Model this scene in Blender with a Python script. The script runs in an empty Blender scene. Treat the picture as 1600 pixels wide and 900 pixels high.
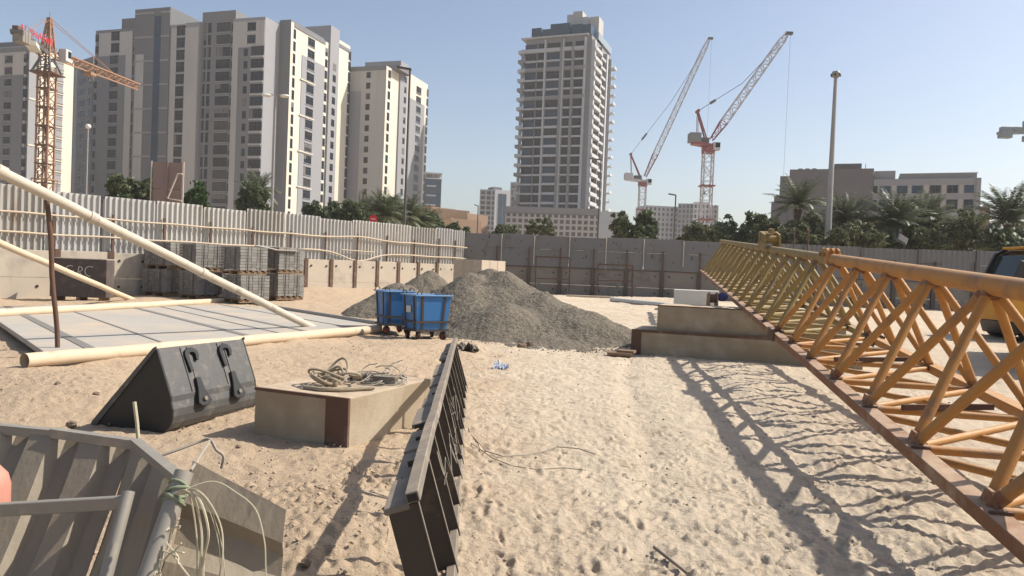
import bpy, bmesh, math, random
import numpy as np
from mathutils import Vector, Matrix
random.seed(7); RNG = np.random.default_rng(11)
SC = bpy.context.scene; COL = SC.collection
R = math.radians

# ------------------------------------------------------------------ camera
F = 1155.0
CAM = Vector((0, 0, 1.65)); PITCH = R(1.29); ROLL = R(2.3)
CR = Matrix.Rotation(math.pi/2 - PITCH, 3, 'X') @ Matrix.Rotation(ROLL, 3, 'Z')
cd = bpy.data.cameras.new('camera'); cd.sensor_width = 36; cd.lens = 36*F/1600; cd.clip_start = .05; cd.clip_end = 3000
co = bpy.data.objects.new('camera', cd); COL.objects.link(co)
co.matrix_world = Matrix.Translation(CAM) @ CR.to_4x4(); SC.camera = co

def ray(px, py): return CR @ Vector(((px-800)/F, (450-py)/F, -1))
def at(px, py, D):
    r = ray(px, py); return CAM + r*(D/r.y)
def XY(px, py, D): p = at(px, py, D); return Vector((p.x, p.y))
def G(px, py, z=None):
    zz = z or 0.0
    for _ in range(8):
        r = ray(px, py); p = CAM + r*((zz-CAM.z)/r.z)
        if z is not None: return p
        zz = float(gz(p.x, p.y))
    return Vector((p.x, p.y, zz))

# ------------------------------------------------------------------ noise
_T = RNG.random((512, 512))
def vnoise(x, y, s=0):
    x = np.asarray(x, float)+s*17.31; y = np.asarray(y, float)+s*9.73
    i = np.floor(x).astype(int); j = np.floor(y).astype(int); u = x-i; v = y-j
    u = u*u*u*(u*(u*6-15)+10); v = v*v*v*(v*(v*6-15)+10)
    a = _T[i % 512, j % 512]; b = _T[(i+1) % 512, j % 512]; c = _T[i % 512, (j+1) % 512]; d = _T[(i+1) % 512, (j+1) % 512]
    return (a*(1-u)+b*u)*(1-v)+(c*(1-u)+d*u)*v*1.0 - .5
def fbm(x, y, n=4, s=0):
    t = 0; a = 1
    for k in range(n): t = t+a*vnoise(x*2**k, y*2**k, s+k); a *= .5
    return t
def sstep(a, b, x):
    t = np.clip((x-a)/(b-a), 0, 1); return t*t*(3-2*t)

# ------------------------------------------------------------------ terrain
MOUNDS = [(-.98, 4.25, .20, .62), (-1.35, 4.9, .10, .55), (-.75, 5.9, .07, .4), (-1.5, 6.2, .06, .5), (-2.8, 8.6, .10, .8), (-4.6, 8.3, .12, .9),
          (-5.6, 9.3, .10, 1.0), (-2.4, 13.5, .10, 1.1), (-1.6, 15.2, .10, .9), (-8, 31, .22, 2.5), (-5, 35, .2, 2.2), (-12, 24.6, .1, 1.6), (2.0, 3.1, .05, 1.0), (7, 36.5, .12, 3)]+[(-6.5+.40*k, 10.0+1.03*k, .05+.05*((k*3) % 4)/3, .45+.1*(k % 3)) for k in range(9)]
def gz(x, y):
    x = np.asarray(x, float); y = np.asarray(y, float)
    z = .5*sstep(15, 38, y+0.25*np.minimum(x, 0)*0)
    z = z+.05*fbm(x*.22, y*.22, 2, 3)
    for mx, my, h, r in MOUNDS: z = z+h*np.exp(-((x-mx)**2+(y-my)**2)/(r*r))
    return z
def gzf(x, y): return float(gz(x, y))

# ------------------------------------------------------------------ mesh builder
WM = {}
class MB:
    def __init__(s): s.v = []; s.f = []; s.m = []
    def add(s, vs, fs, m=0):
        o = len(s.v); s.v += [tuple(p) for p in vs]; s.f += [tuple(i+o for i in f) for f in fs]; s.m += [m]*len(fs); return s
    def hexa(s, p, m=0):   # 8 points: bottom 4 ccw, top 4
        return s.add(p, [(3, 2, 1, 0), (4, 5, 6, 7), (0, 1, 5, 4), (1, 2, 6, 5), (2, 3, 7, 6), (3, 0, 4, 7)], m)
    def box(s, c, d, rz=0, m=0, M=None):
        x, y, z = d[0]/2, d[1]/2, d[2]/2
        T = M or (Matrix.Translation(c) @ Matrix.Rotation(rz, 4, 'Z'))
        return s.hexa([T @ Vector(q) for q in ((-x, -y, -z), (x, -y, -z), (x, y, -z), (-x, y, -z), (-x, -y, z), (x, -y, z), (x, y, z), (-x, y, z))], m)
    def beam(s, a, b, w, h, up=(0, 0, 1), m=0):   # rectangular bar, w sideways, h along up
        a = Vector(a); b = Vector(b); t = (b-a).normalized(); sd = t.cross(Vector(up))
        if sd.length < 1e-4: sd = t.cross(Vector((0, 1, 0)))
        sd.normalize(); u = sd.cross(t)
        sd = sd*w/2; u = u*h/2
        return s.hexa([a-sd-u, a+sd-u, b+sd-u, b-sd-u, a-sd+u, a+sd+u, b+sd+u, b-sd+u], m)
    def tube(s, pts, r, n=8, m=0, caps=True):
        pts = [Vector(p) for p in pts]; rs = r if isinstance(r, (list, tuple)) else [r]*len(pts)
        vs = []; prev = None
        for i, p in enumerate(pts):
            t = (pts[min(i+1, len(pts)-1)]-pts[max(i-1, 0)]).normalized()
            if prev is None:
                a = t.cross(Vector((0, 0, 1)))
                if a.length < 1e-3: a = t.cross(Vector((1, 0, 0)))
            else: a = prev-t*prev.dot(t)
            a.normalize(); b = t.cross(a); prev = a
            for k in range(n):
                g = 2*math.pi*k/n; vs.append(p+(a*math.cos(g)+b*math.sin(g))*rs[i])
        fs = [(i*n+k, i*n+(k+1) % n, (i+1)*n+(k+1) % n, (i+1)*n+k) for i in range(len(pts)-1) for k in range(n)]
        if caps: fs += [tuple(range(n))[::-1], tuple(range((len(pts)-1)*n, len(pts)*n))]
        return s.add(vs, fs, m)
    def prism(s, poly, o, e1, e2, en, t0, t1, m=0):   # polygon (2D) in frame o,e1,e2 extruded along en
        o = Vector(o); e1 = Vector(e1); e2 = Vector(e2); en = Vector(en); n = len(poly)
        vs = [o+e1*a+e2*b+en*t0 for a, b in poly]+[o+e1*a+e2*b+en*t1 for a, b in poly]
        return s.add(vs, [tuple(range(n))[::-1], tuple(range(n, 2*n))]+[(i, (i+1) % n, n+(i+1) % n, n+i) for i in range(n)], m)
    def sphere(s, c, r, m=0, nu=12, nv=8, z0=-1):
        c = Vector(c); r = r if hasattr(r, '__len__') else (r, r, r); vs = []; 
        for i in range(nv+1):
            ph = -math.pi/2+math.pi*i/nv
            for k in range(nu):
                g = 2*math.pi*k/nu; vs.append(c+Vector((math.cos(ph)*math.cos(g)*r[0], math.cos(ph)*math.sin(g)*r[1], max(z0, math.sin(ph))*r[2])))
        return s.add(vs, [(i*nu+k, i*nu+(k+1) % nu, (i+1)*nu+(k+1) % nu, (i+1)*nu+k) for i in range(nv) for k in range(nu)], m)
    def build(s, name, mats, parent=None, smooth=False, bevel=0, local=False, origin=None, segs=1):
        mats = mats if isinstance(mats, (list, tuple)) else [mats]
        me = bpy.data.meshes.new(name)
        if parent is not None: inv = WM[parent.name].inverted()
        else:
            A = np.array(s.v); origin = origin or ((A[:, 0].min()+A[:, 0].max())/2, (A[:, 1].min()+A[:, 1].max())/2, A[:, 2].min())
            inv = Matrix.Translation(origin).inverted()
        vs = s.v if local else [tuple(inv @ Vector(p)) for p in s.v]
        me.from_pydata(vs, [], s.f); 
        for mt in mats: me.materials.append(mt)
        me.polygons.foreach_set('material_index', s.m)
        if smooth: me.polygons.foreach_set('use_smooth', [True]*len(s.f))
        bm = bmesh.new(); bm.from_mesh(me)
        bmesh.ops.remove_doubles(bm, verts=bm.verts, dist=1e-5)
        bmesh.ops.recalc_face_normals(bm, faces=bm.faces)
        if bevel:
            es = [e for e in bm.edges if len(e.link_faces) == 2 and e.calc_face_angle(0) > .5]
            bmesh.ops.bevel(bm, geom=es, offset=bevel, segments=segs, profile=.6, affect='EDGES', clamp_overlap=True)
        if smooth:
            for e in bm.edges: e.smooth = not (len(e.link_faces) == 2 and e.calc_face_angle(0) > R(38))
        bm.to_mesh(me); bm.free(); me.update()
        return link(name, me, parent, origin)
def link(name, me, parent=None, loc=None):
    o = bpy.data.objects.new(name, me); COL.objects.link(o)
    if parent is not None: o.parent = parent; WM[o.name] = WM[parent.name].copy()
    else:
        if loc is not None: o.location = loc
        WM[o.name] = Matrix.Translation(o.location)
    return o
def npmesh(name, V, Q, mats, parent=None, loc=None, smooth=False, world=True, tri=False):
    V = np.asarray(V, np.float32); Q = np.asarray(Q, np.int32); k = Q.shape[1]
    if world and parent is not None:
        t = WM[parent.name].inverted(); A = np.array(t.to_3x3()); V = V @ A.T+np.array(t.translation)
    elif world and loc is not None: V = V-np.array(loc)
    me = bpy.data.meshes.new(name); me.vertices.add(len(V)); me.vertices.foreach_set('co', V.astype(np.float32).ravel())
    me.loops.add(Q.size); me.loops.foreach_set('vertex_index', Q.ravel().astype(np.int32))
    me.polygons.add(len(Q)); me.polygons.foreach_set('loop_start', np.arange(0, Q.size, k, dtype=np.int32))
    me.update(calc_edges=True); 
    if smooth: me.polygons.foreach_set('use_smooth', np.ones(len(Q), bool))
    for m in (mats if isinstance(mats, list) else [mats]): me.materials.append(m)
    return link(name, me, parent, loc)
def tag(o, label=None, cat=None, group=None, kind=None):
    if label: o['label'] = label
    if cat: o['category'] = cat; o['kind'] = 'thing'
    if group: o['group'] = group
    if kind: o['kind'] = kind
    return o
def thing(name, label, cat, loc, rz=0, group=None):
    o = bpy.data.objects.new(name, None); o.empty_display_size = .2; COL.objects.link(o)
    o.location = loc; o.rotation_euler = (0, 0, rz)
    WM[o.name] = Matrix.Translation(loc) @ Matrix.Rotation(rz, 4, 'Z')
    return tag(o, label, cat, group)
def copy_tree(o, parent=None):
    c = o.copy(); COL.objects.link(c); c.parent = parent
    for ch in [x for x in CHILD(o)]: copy_tree(ch, c)
    return c
def CHILD(o): return list(o.children)
def place(o, loc, rz=0, s=1):
    o.location = loc; o.rotation_euler = (0, 0, rz); o.scale = (s, s, s)

# ------------------------------------------------------------------ materials
def mat(name, c, rough=.7, metal=0, c2=None, scale=4, mix=.5, bump=0, bscale=30, c3=None, s3=.6, t3=(.52, .68), spec=.4, island=0, trans=0, streak=1, bdist=.02, dust=0, dustc=(.47, .37, .265)):
    m = bpy.data.materials.new(name); m.use_nodes = True; N = m.node_tree.nodes; L = m.node_tree.links
    b = N['Principled BSDF']; b.inputs['Roughness'].default_value = rough; b.inputs['Metallic'].default_value = metal
    b.inputs['Specular IOR Level'].default_value = spec
    tc = N.new('ShaderNodeTexCoord'); mp = N.new('ShaderNodeMapping'); L.new(tc.outputs['Object'], mp.inputs[0]); mp.inputs['Scale'].default_value = (1, 1, 1/streak)
    def noise(sc, det=5):
        n = N.new('ShaderNodeTexNoise'); n.inputs['Scale'].default_value = sc; n.inputs['Detail'].default_value = det; n.inputs['Roughness'].default_value = .62
        L.new(mp.outputs[0], n.inputs['Vector']); return n
    def mixc(f, a, bb):
        x = N.new('ShaderNodeMix'); x.data_type = 'RGBA'
        if isinstance(f, float): x.inputs[0].default_value = f
        else: L.new(f, x.inputs[0])
        for k, q in ((6, a), (7, bb)):
            if isinstance(q, tuple): x.inputs[k].default_value = (*q, 1)
            else: L.new(q, x.inputs[k])
        return x.outputs[2]
    def ramp(src, lo, hi):
        r = N.new('ShaderNodeMapRange'); r.inputs[1].default_value = lo; r.inputs[2].default_value = hi; L.new(src, r.inputs[0]); return r.outputs[0]
    col = tuple(c)
    c2 = c2 or tuple(x*.72 for x in c)
    col = mixc(ramp(noise(scale).outputs[0], .5-.25, .5+.25), col, mixc(float(mix), tuple(c), tuple(c2)))
    if c3: col = mixc(ramp(noise(s3, 8).outputs[0], *t3), col, tuple(c3))
    if dust:   # settled dust on upward faces
        g = N.new('ShaderNodeNewGeometry'); sx = N.new('ShaderNodeSeparateXYZ'); L.new(g.outputs['Normal'], sx.inputs[0])
        f = N.new('ShaderNodeMath'); f.operation = 'MULTIPLY'; L.new(ramp(sx.outputs[2], .55, .95), f.inputs[0]); f.inputs[1].default_value = dust
        f2_ = N.new('ShaderNodeMath'); f2_.operation = 'MULTIPLY'; L.new(f.outputs[0], f2_.inputs[0]); L.new(ramp(noise(7, 6).outputs[0], .25, .6), f2_.inputs[1]); col = mixc(f2_.outputs[0], col, tuple(dustc))
    if island:
        g = N.new('ShaderNodeNewGeometry'); hs = N.new('ShaderNodeHueSaturation'); L.new(col, hs.inputs['Color'])
        mr = N.new('ShaderNodeMapRange'); L.new(g.outputs['Random Per Island'], mr.inputs[0]); mr.inputs[3].default_value = 1-island; mr.inputs[4].default_value = 1+island
        L.new(mr.outputs[0], hs.inputs['Value']); col = hs.outputs[0]
    L.new(col, b.inputs['Base Color']) if not isinstance(col, tuple) else None
    rr = N.new('ShaderNodeMapRange'); L.new(noise(scale*2.3).outputs[0], rr.inputs[0]); rr.inputs[1].default_value = .3; rr.inputs[2].default_value = .7
    rr.inputs[3].default_value = max(.03, rough-.08); rr.inputs[4].default_value = min(1, rough+.08); L.new(rr.outputs[0], b.inputs['Roughness'])
    if bump:
        bp = N.new('ShaderNodeBump'); bp.inputs['Strength'].default_value = bump; bp.inputs['Distance'].default_value = bdist
        L.new(noise(bscale, 6).outputs[0], bp.inputs['Height']); L.new(bp.outputs[0], b.inputs['Normal'])
    if trans:
        t = N.new('ShaderNodeBsdfTranslucent'); L.new(col, t.inputs[0]); ms = N.new('ShaderNodeMixShader'); ms.inputs[0].default_value = trans
        L.new(b.outputs[0], ms.inputs[1]); L.new(t.outputs[0], ms.inputs[2]); L.new(ms.outputs[0], N['Material Output'].inputs[0])
    return m
M = {}
M['conc'] = mat('concrete_beige', (.46, .40, .32), .9, c2=(.36, .31, .25), scale=1.3, bump=.35, bscale=40, c3=(.27, .24, .2), s3=.9, t3=(.55, .75))
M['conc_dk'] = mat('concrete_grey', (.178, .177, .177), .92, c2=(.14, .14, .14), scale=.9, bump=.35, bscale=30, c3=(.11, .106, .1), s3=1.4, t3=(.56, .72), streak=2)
M['conc_lo'] = mat('concrete_lower_course', (.225, .205, .18), .92, c2=(.17, .155, .138), scale=1.1, bump=.35, bscale=30, c3=(.12, .108, .095), s3=1.2, t3=(.54, .72))
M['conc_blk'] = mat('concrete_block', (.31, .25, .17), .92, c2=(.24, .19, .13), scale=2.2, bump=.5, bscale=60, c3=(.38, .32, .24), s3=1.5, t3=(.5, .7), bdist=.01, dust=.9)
M['hole'] = mat('dark_hole', (.03, .028, .025), .9)
M['rust'] = mat('rusty_steel', (.12, .066, .042), .8, c2=(.07, .04, .03), scale=6, bump=.3, bscale=80, c3=(.2, .15, .11), s3=3, t3=(.55, .75))
M['pile'] = mat('dark_soldier_pile', (.10, .078, .065), .8, c2=(.065, .05, .045), scale=5, bump=.2, bscale=50)
M['galv_lip'] = mat('zinc_lip', (.27, .25, .215), .55, .15, c2=(.19, .175, .15), scale=6, c3=(.36, .31, .24), s3=5, t3=(.55, .7))
M['galv'] = mat('galvanised_sheet', (.47, .46, .44), .5, .2, c2=(.38, .37, .35), scale=1.2, c3=(.36, .31, .26), s3=.9, t3=(.6, .8), streak=4)
M['galv_b'] = mat('stained_sheet', (.40, .38, .345), .55, .15, c2=(.31, .295, .265), scale=1.4, c3=(.27, .2, .14), s3=1.3, t3=(.56, .74), streak=5)
M['galv_c'] = mat('pale_sheet', (.52, .50, .46), .55, .15, c2=(.44, .425, .39), scale=1.0, c3=(.36, .31, .25), s3=1.1, t3=(.58, .8), streak=5)
M['galv_dk'] = mat('weathered_zinc_sheet', (.25, .21, .155), .62, .0, c2=(.16, .135, .10), scale=3, c3=(.15, .10, .065), s3=2.0, t3=(.56, .74), bump=.3, bscale=14, streak=2)
M['rail'] = mat('pale_timber_rail', (.52, .43, .32), .8, c2=(.38, .30, .22), scale=5)
M['pipe'] = mat('dusty_cream_pipe', (.56, .45, .32), .75, c2=(.47, .36, .25), scale=4, c3=(.34, .22, .14), s3=2.5, t3=(.6, .78), bump=.15, bscale=40)
M['pipe_wh'] = mat('grey_cream_pipe', (.50, .45, .37), .75, c2=(.38, .34, .28), scale=5, c3=(.2, .15, .11), s3=3, t3=(.6, .75), bump=.2, bscale=40)
M['slab'] = mat('dusty_grey_board', (.37, .345, .305), .92, c2=(.30, .28, .25), scale=.8, bump=.2, bscale=25, c3=(.45, .37, .275), s3=.7, t3=(.47, .66))
M['slabj'] = mat('board_joint', (.19, .18, .165), .9)
M['black'] = mat('black_steel', (.042, .036, .031), .6, .2, c2=(.065, .055, .045), scale=5, c3=(.2, .165, .125), s3=3.5, t3=(.54, .8), bump=.15, bscale=60, dust=.6)
M['bucket'] = mat('worn_black_bucket', (.07, .069, .067), .55, .1, c2=(.11, .105, .097), scale=5, c3=(.19, .175, .15), s3=9, t3=(.52, .8), bump=.2, bscale=50)
M['fin'] = mat('dusty_brown_steel', (.058, .046, .036), .65, .1, c2=(.04, .033, .027), scale=7, c3=(.16, .125, .09), s3=4, t3=(.55, .75))
M['bucket_in'] = mat('black_paint', (.018, .018, .018), .5, .2, c2=(.03, .029, .027), scale=5)
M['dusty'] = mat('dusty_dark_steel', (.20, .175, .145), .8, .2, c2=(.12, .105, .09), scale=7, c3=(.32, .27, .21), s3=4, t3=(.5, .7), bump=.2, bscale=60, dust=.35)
M['orange'] = mat('crane_orange', (.43, .205, .05), .62, c2=(.34, .16, .045), scale=3, c3=(.24, .13, .065), s3=3.2, t3=(.52, .7), bump=.2, bscale=50, dust=.35)
M['olive'] = mat('faded_crane_yellow', (.27, .19, .062), .65, c2=(.21, .15, .055), scale=3, c3=(.16, .11, .065), s3=3.2, t3=(.52, .7), bump=.2, bscale=50, dust=.3)
M['chord'] = mat('dusty_rust_chord', (.23, .105, .05), .75, .1, c2=(.15, .07, .04), scale=6, c3=(.36, .25, .16), s3=3, t3=(.5, .72), bump=.2, bscale=60, dust=.5)
M['blue'] = mat('blue_plastic', (.03, .15, .38), .5, c2=(.028, .125, .31), scale=3, c3=(.14, .21, .30), s3=2.2, t3=(.52, .75))
M['bluetrim'] = mat('blue_dusty_rim', (.16, .28, .46), .5, c2=(.1, .2, .38), scale=6)
M['strap'] = mat('bin_frame_steel', (.05, .045, .045), .6, .3, c2=(.09, .07, .06), scale=8)
M['tyre'] = mat('rubber', (.022, .021, .02), .85, c2=(.05, .045, .04), scale=8)
M['redrim'] = mat('red_rim', (.32, .06, .045), .6)
M['gravel'] = mat('grey_gravel', (.195, .167, .127), .95, c2=(.09, .076, .056), scale=15, mix=1.0, bump=1.0, bscale=18, c3=(.25, .215, .165), s3=20, t3=(.53, .66), bdist=.07)
M['rope'] = mat('dusty_hose', (.34, .28, .20), .9, c2=(.22, .18, .13), scale=20)
M['wire'] = mat('grey_wire', (.30, .27, .22), .7, c2=(.2, .18, .15), scale=20)
M['green'] = mat('green_strap', (.16, .20, .12), .8, c2=(.25, .26, .19), scale=30)
M['strand'] = mat('frayed_strap', (.46, .42, .30), .8, c2=(.34, .31, .22), scale=30)
M['paver'] = mat('grey_pavers', (.225, .215, .195), .92, c2=(.165, .155, .14), scale=12, bump=.3, bscale=60, island=.16)
M['wood'] = mat('pallet_wood', (.23, .15, .09), .85, c2=(.15, .1, .065), scale=8)
M['crate'] = mat('dark_board', (.082, .066, .06), .8, c2=(.06, .05, .046), scale=5, c3=(.13, .1, .085), s3=4)
M['chalk'] = mat('chalk', (.62, .6, .56), .9)
M['white'] = mat('white_paint', (.68, .66, .6), .6, c2=(.5, .48, .43), scale=3)
M['foam'] = mat('pale_foam', (.55, .56, .52), .8, c2=(.47, .47, .43), scale=2)
M['cream'] = mat('cream_render_lit', (.62, .565, .47), .85, c2=(.57, .52, .43), scale=.15, c3=(.53, .48, .40), s3=.3, t3=(.5, .7), streak=7)  # facade render with sunlight put into the colour, for faces towards the sun
M['beige'] = mat('beige_render_shaded', (.40, .39, .37), .85, c2=(.36, .35, .335), scale=.15, c3=(.34, .33, .31), s3=.25, t3=(.5, .7), streak=7)  # facade render with shade put into the colour, for fronts away from the sun
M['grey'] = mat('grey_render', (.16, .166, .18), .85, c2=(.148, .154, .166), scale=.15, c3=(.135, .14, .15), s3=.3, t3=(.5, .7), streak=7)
M['grey2'] = mat('mid_grey_render', (.25, .255, .27), .85, c2=(.235, .24, .255), scale=.15)
M['grey3'] = mat('dark_grey_render', (.125, .13, .14), .8, c2=(.115, .12, .13), scale=.15)
M['glass'] = mat('dark_glass', (.004, .007, .013), .2, c2=(.014, .02, .03), scale=.35, mix=1, spec=.12)
M['glassb'] = mat('blue_glass', (.012, .034, .062), .2, c2=(.028, .065, .11), scale=.3, mix=1, spec=.12)
M['tow'] = mat('tower_white', (.40, .41, .425), .8, c2=(.36, .37, .385), scale=.2)
M['towg'] = mat('tower_grey', (.20, .2, .207), .8, c2=(.175, .175, .18), scale=.2)
M['rail_gl'] = mat('balcony_glass', (.22, .27, .30), .2, c2=(.28, .32, .34), scale=.3, spec=.6)
M['brown'] = mat('brown_stone', (.128, .12, .122), .85, c2=(.114, .107, .109), scale=.3)
M['tan'] = mat('tan_render', (.47, .33, .20), .85, c2=(.40, .28, .17), scale=.3)
M['tan_dk'] = mat('brown_tan_render', (.25, .165, .11), .85, c2=(.2, .13, .09), scale=.3)
M['crane_r'] = mat('crane_red', (.21, .08, .08), .6, c2=(.36, .07, .06), scale=2)
M['crane_w'] = mat('crane_white', (.46, .45, .45), .6, c2=(.38, .36, .36), scale=2)
M['crane_o'] = mat('tower_crane_orange', (.29, .16, .095), .75, c2=(.2, .115, .075), scale=2)
M['crane_d'] = mat('crane_dark', (.10, .10, .105), .7)
M['signred'] = mat('sign_red', (.55, .02, .03), .5)
M['lamp'] = mat('lamp_grey', (.33, .32, .30), .5, .4)
M['lampd'] = mat('lamp_dark', (.09, .085, .085), .5, .3)
M['board'] = mat('billboard_back', (.235, .17, .15), .8, c2=(.2, .145, .13), scale=2)
M['yel'] = mat('machine_yellow', (.58, .27, .02), .4, c2=(.48, .22, .02), scale=3, c3=(.4, .27, .12), s3=2, t3=(.6, .8))
M['blk'] = mat('machine_black', (.02, .02, .02), .4)
M['tint'] = mat('tinted_cab_glass', (.03, .04, .038), .06, spec=.6)
M['beacon'] = mat('amber_beacon', (.55, .12, .02), .25, c2=(.4, .08, .02))
M['pink'] = mat('faded_red_plastic', (.5, .23, .17), .6, c2=(.4, .17, .12), scale=6)
M['rag'] = mat('blue_white_rag', (.5, .53, .58), .9, c2=(.2, .26, .4), scale=9, mix=.9)
M['rock'] = mat('brown_stone_lump', (.2, .15, .11), .95, c2=(.14, .11, .08), scale=8, bump=.5, bscale=40)
M['bark'] = mat('bark', (.11, .08, .055), .95, c2=(.07, .05, .035), scale=6, bump=.6, bscale=20)
M['leafA'] = mat('dark_leaves', (.062, .088, .038), .6, c2=(.09, .118, .05), scale=.7, mix=.9, island=.45, trans=.25)
M['leafB'] = mat('olive_leaves', (.12, .128, .062), .65, c2=(.09, .102, .05), scale=.7, mix=.9, island=.4, trans=.25)
M['leafC'] = mat('bright_leaves', (.05, .10, .025), .6, c2=(.035, .07, .02), scale=.7, mix=.9, island=.45, trans=.3)
M['palm'] = mat('palm_fronds', (.085, .108, .058), .5, c2=(.115, .13, .07), scale=.5, mix=.9, island=.45, trans=.2, spec=.35)
M['palmdead'] = mat('dry_fronds', (.2, .14, .08), .8, island=.3)

# ------------------------------------------------------------------ world, sun, haze
SUN_AZ, SUN_EL = R(78), R(45)
w = bpy.data.worlds.new('World'); SC.world = w; w.use_nodes = True
bg = w.node_tree.nodes['Background']; sk = w.node_tree.nodes.new('ShaderNodeTexSky'); sk.sky_type = 'NISHITA'; sk.sun_disc = False
sk.sun_elevation = SUN_EL; sk.sun_rotation = SUN_AZ; sk.air_density = 1.0; sk.dust_density = 2.3; sk.ozone_density = 1.0; sk.altitude = 5
w.node_tree.links.new(sk.outputs[0], bg.inputs[0]); bg.inputs[1].default_value = .112
sl = bpy.data.lights.new('sun', 'SUN'); sl.energy = 5.0; sl.angle = R(.55); sl.color = (1, .93, .83)
so = bpy.data.objects.new('sun', sl); COL.objects.link(so)
SD = Vector((math.sin(SUN_AZ)*math.cos(SUN_EL), math.cos(SUN_AZ)*math.cos(SUN_EL), math.sin(SUN_EL)))
so.rotation_euler = SD.to_track_quat('Z', 'Y').to_euler(); so.location = (0, 0, 60)
SC.view_settings.view_transform = 'Standard'; SC.view_settings.look = 'None'; SC.view_settings.exposure = .44; SC.view_settings.gamma = 1
SC.view_settings.use_curve_mapping = False
cy = SC.cycles; cy.use_denoising = True; cy.max_bounces = 8; cy.diffuse_bounces = 3; cy.glossy_bounces = 3; cy.transmission_bounces = 3; cy.volume_bounces = 4
try: cy.denoiser = 'OPENIMAGEDENOISE'
except Exception: pass
HAZE_D = .00028
hm = bpy.data.materials.new('haze'); hm.use_nodes = True; hm.node_tree.nodes.remove(hm.node_tree.nodes['Principled BSDF'])
pv = hm.node_tree.nodes.new('ShaderNodeVolumePrincipled'); pv.inputs['Color'].default_value = (1, 1, 1, 1); pv.inputs['Density'].default_value = HAZE_D; pv.inputs['Anisotropy'].default_value = 0
hm.node_tree.links.new(pv.outputs[0], hm.node_tree.nodes['Material Output'].inputs['Volume'])
hz = MB().box((0, 0, 49), (1400, 1400, 101)).build('haze', hm); tag(hz, 'pale dusty air over the whole site', 'haze', None, 'stuff')
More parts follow.
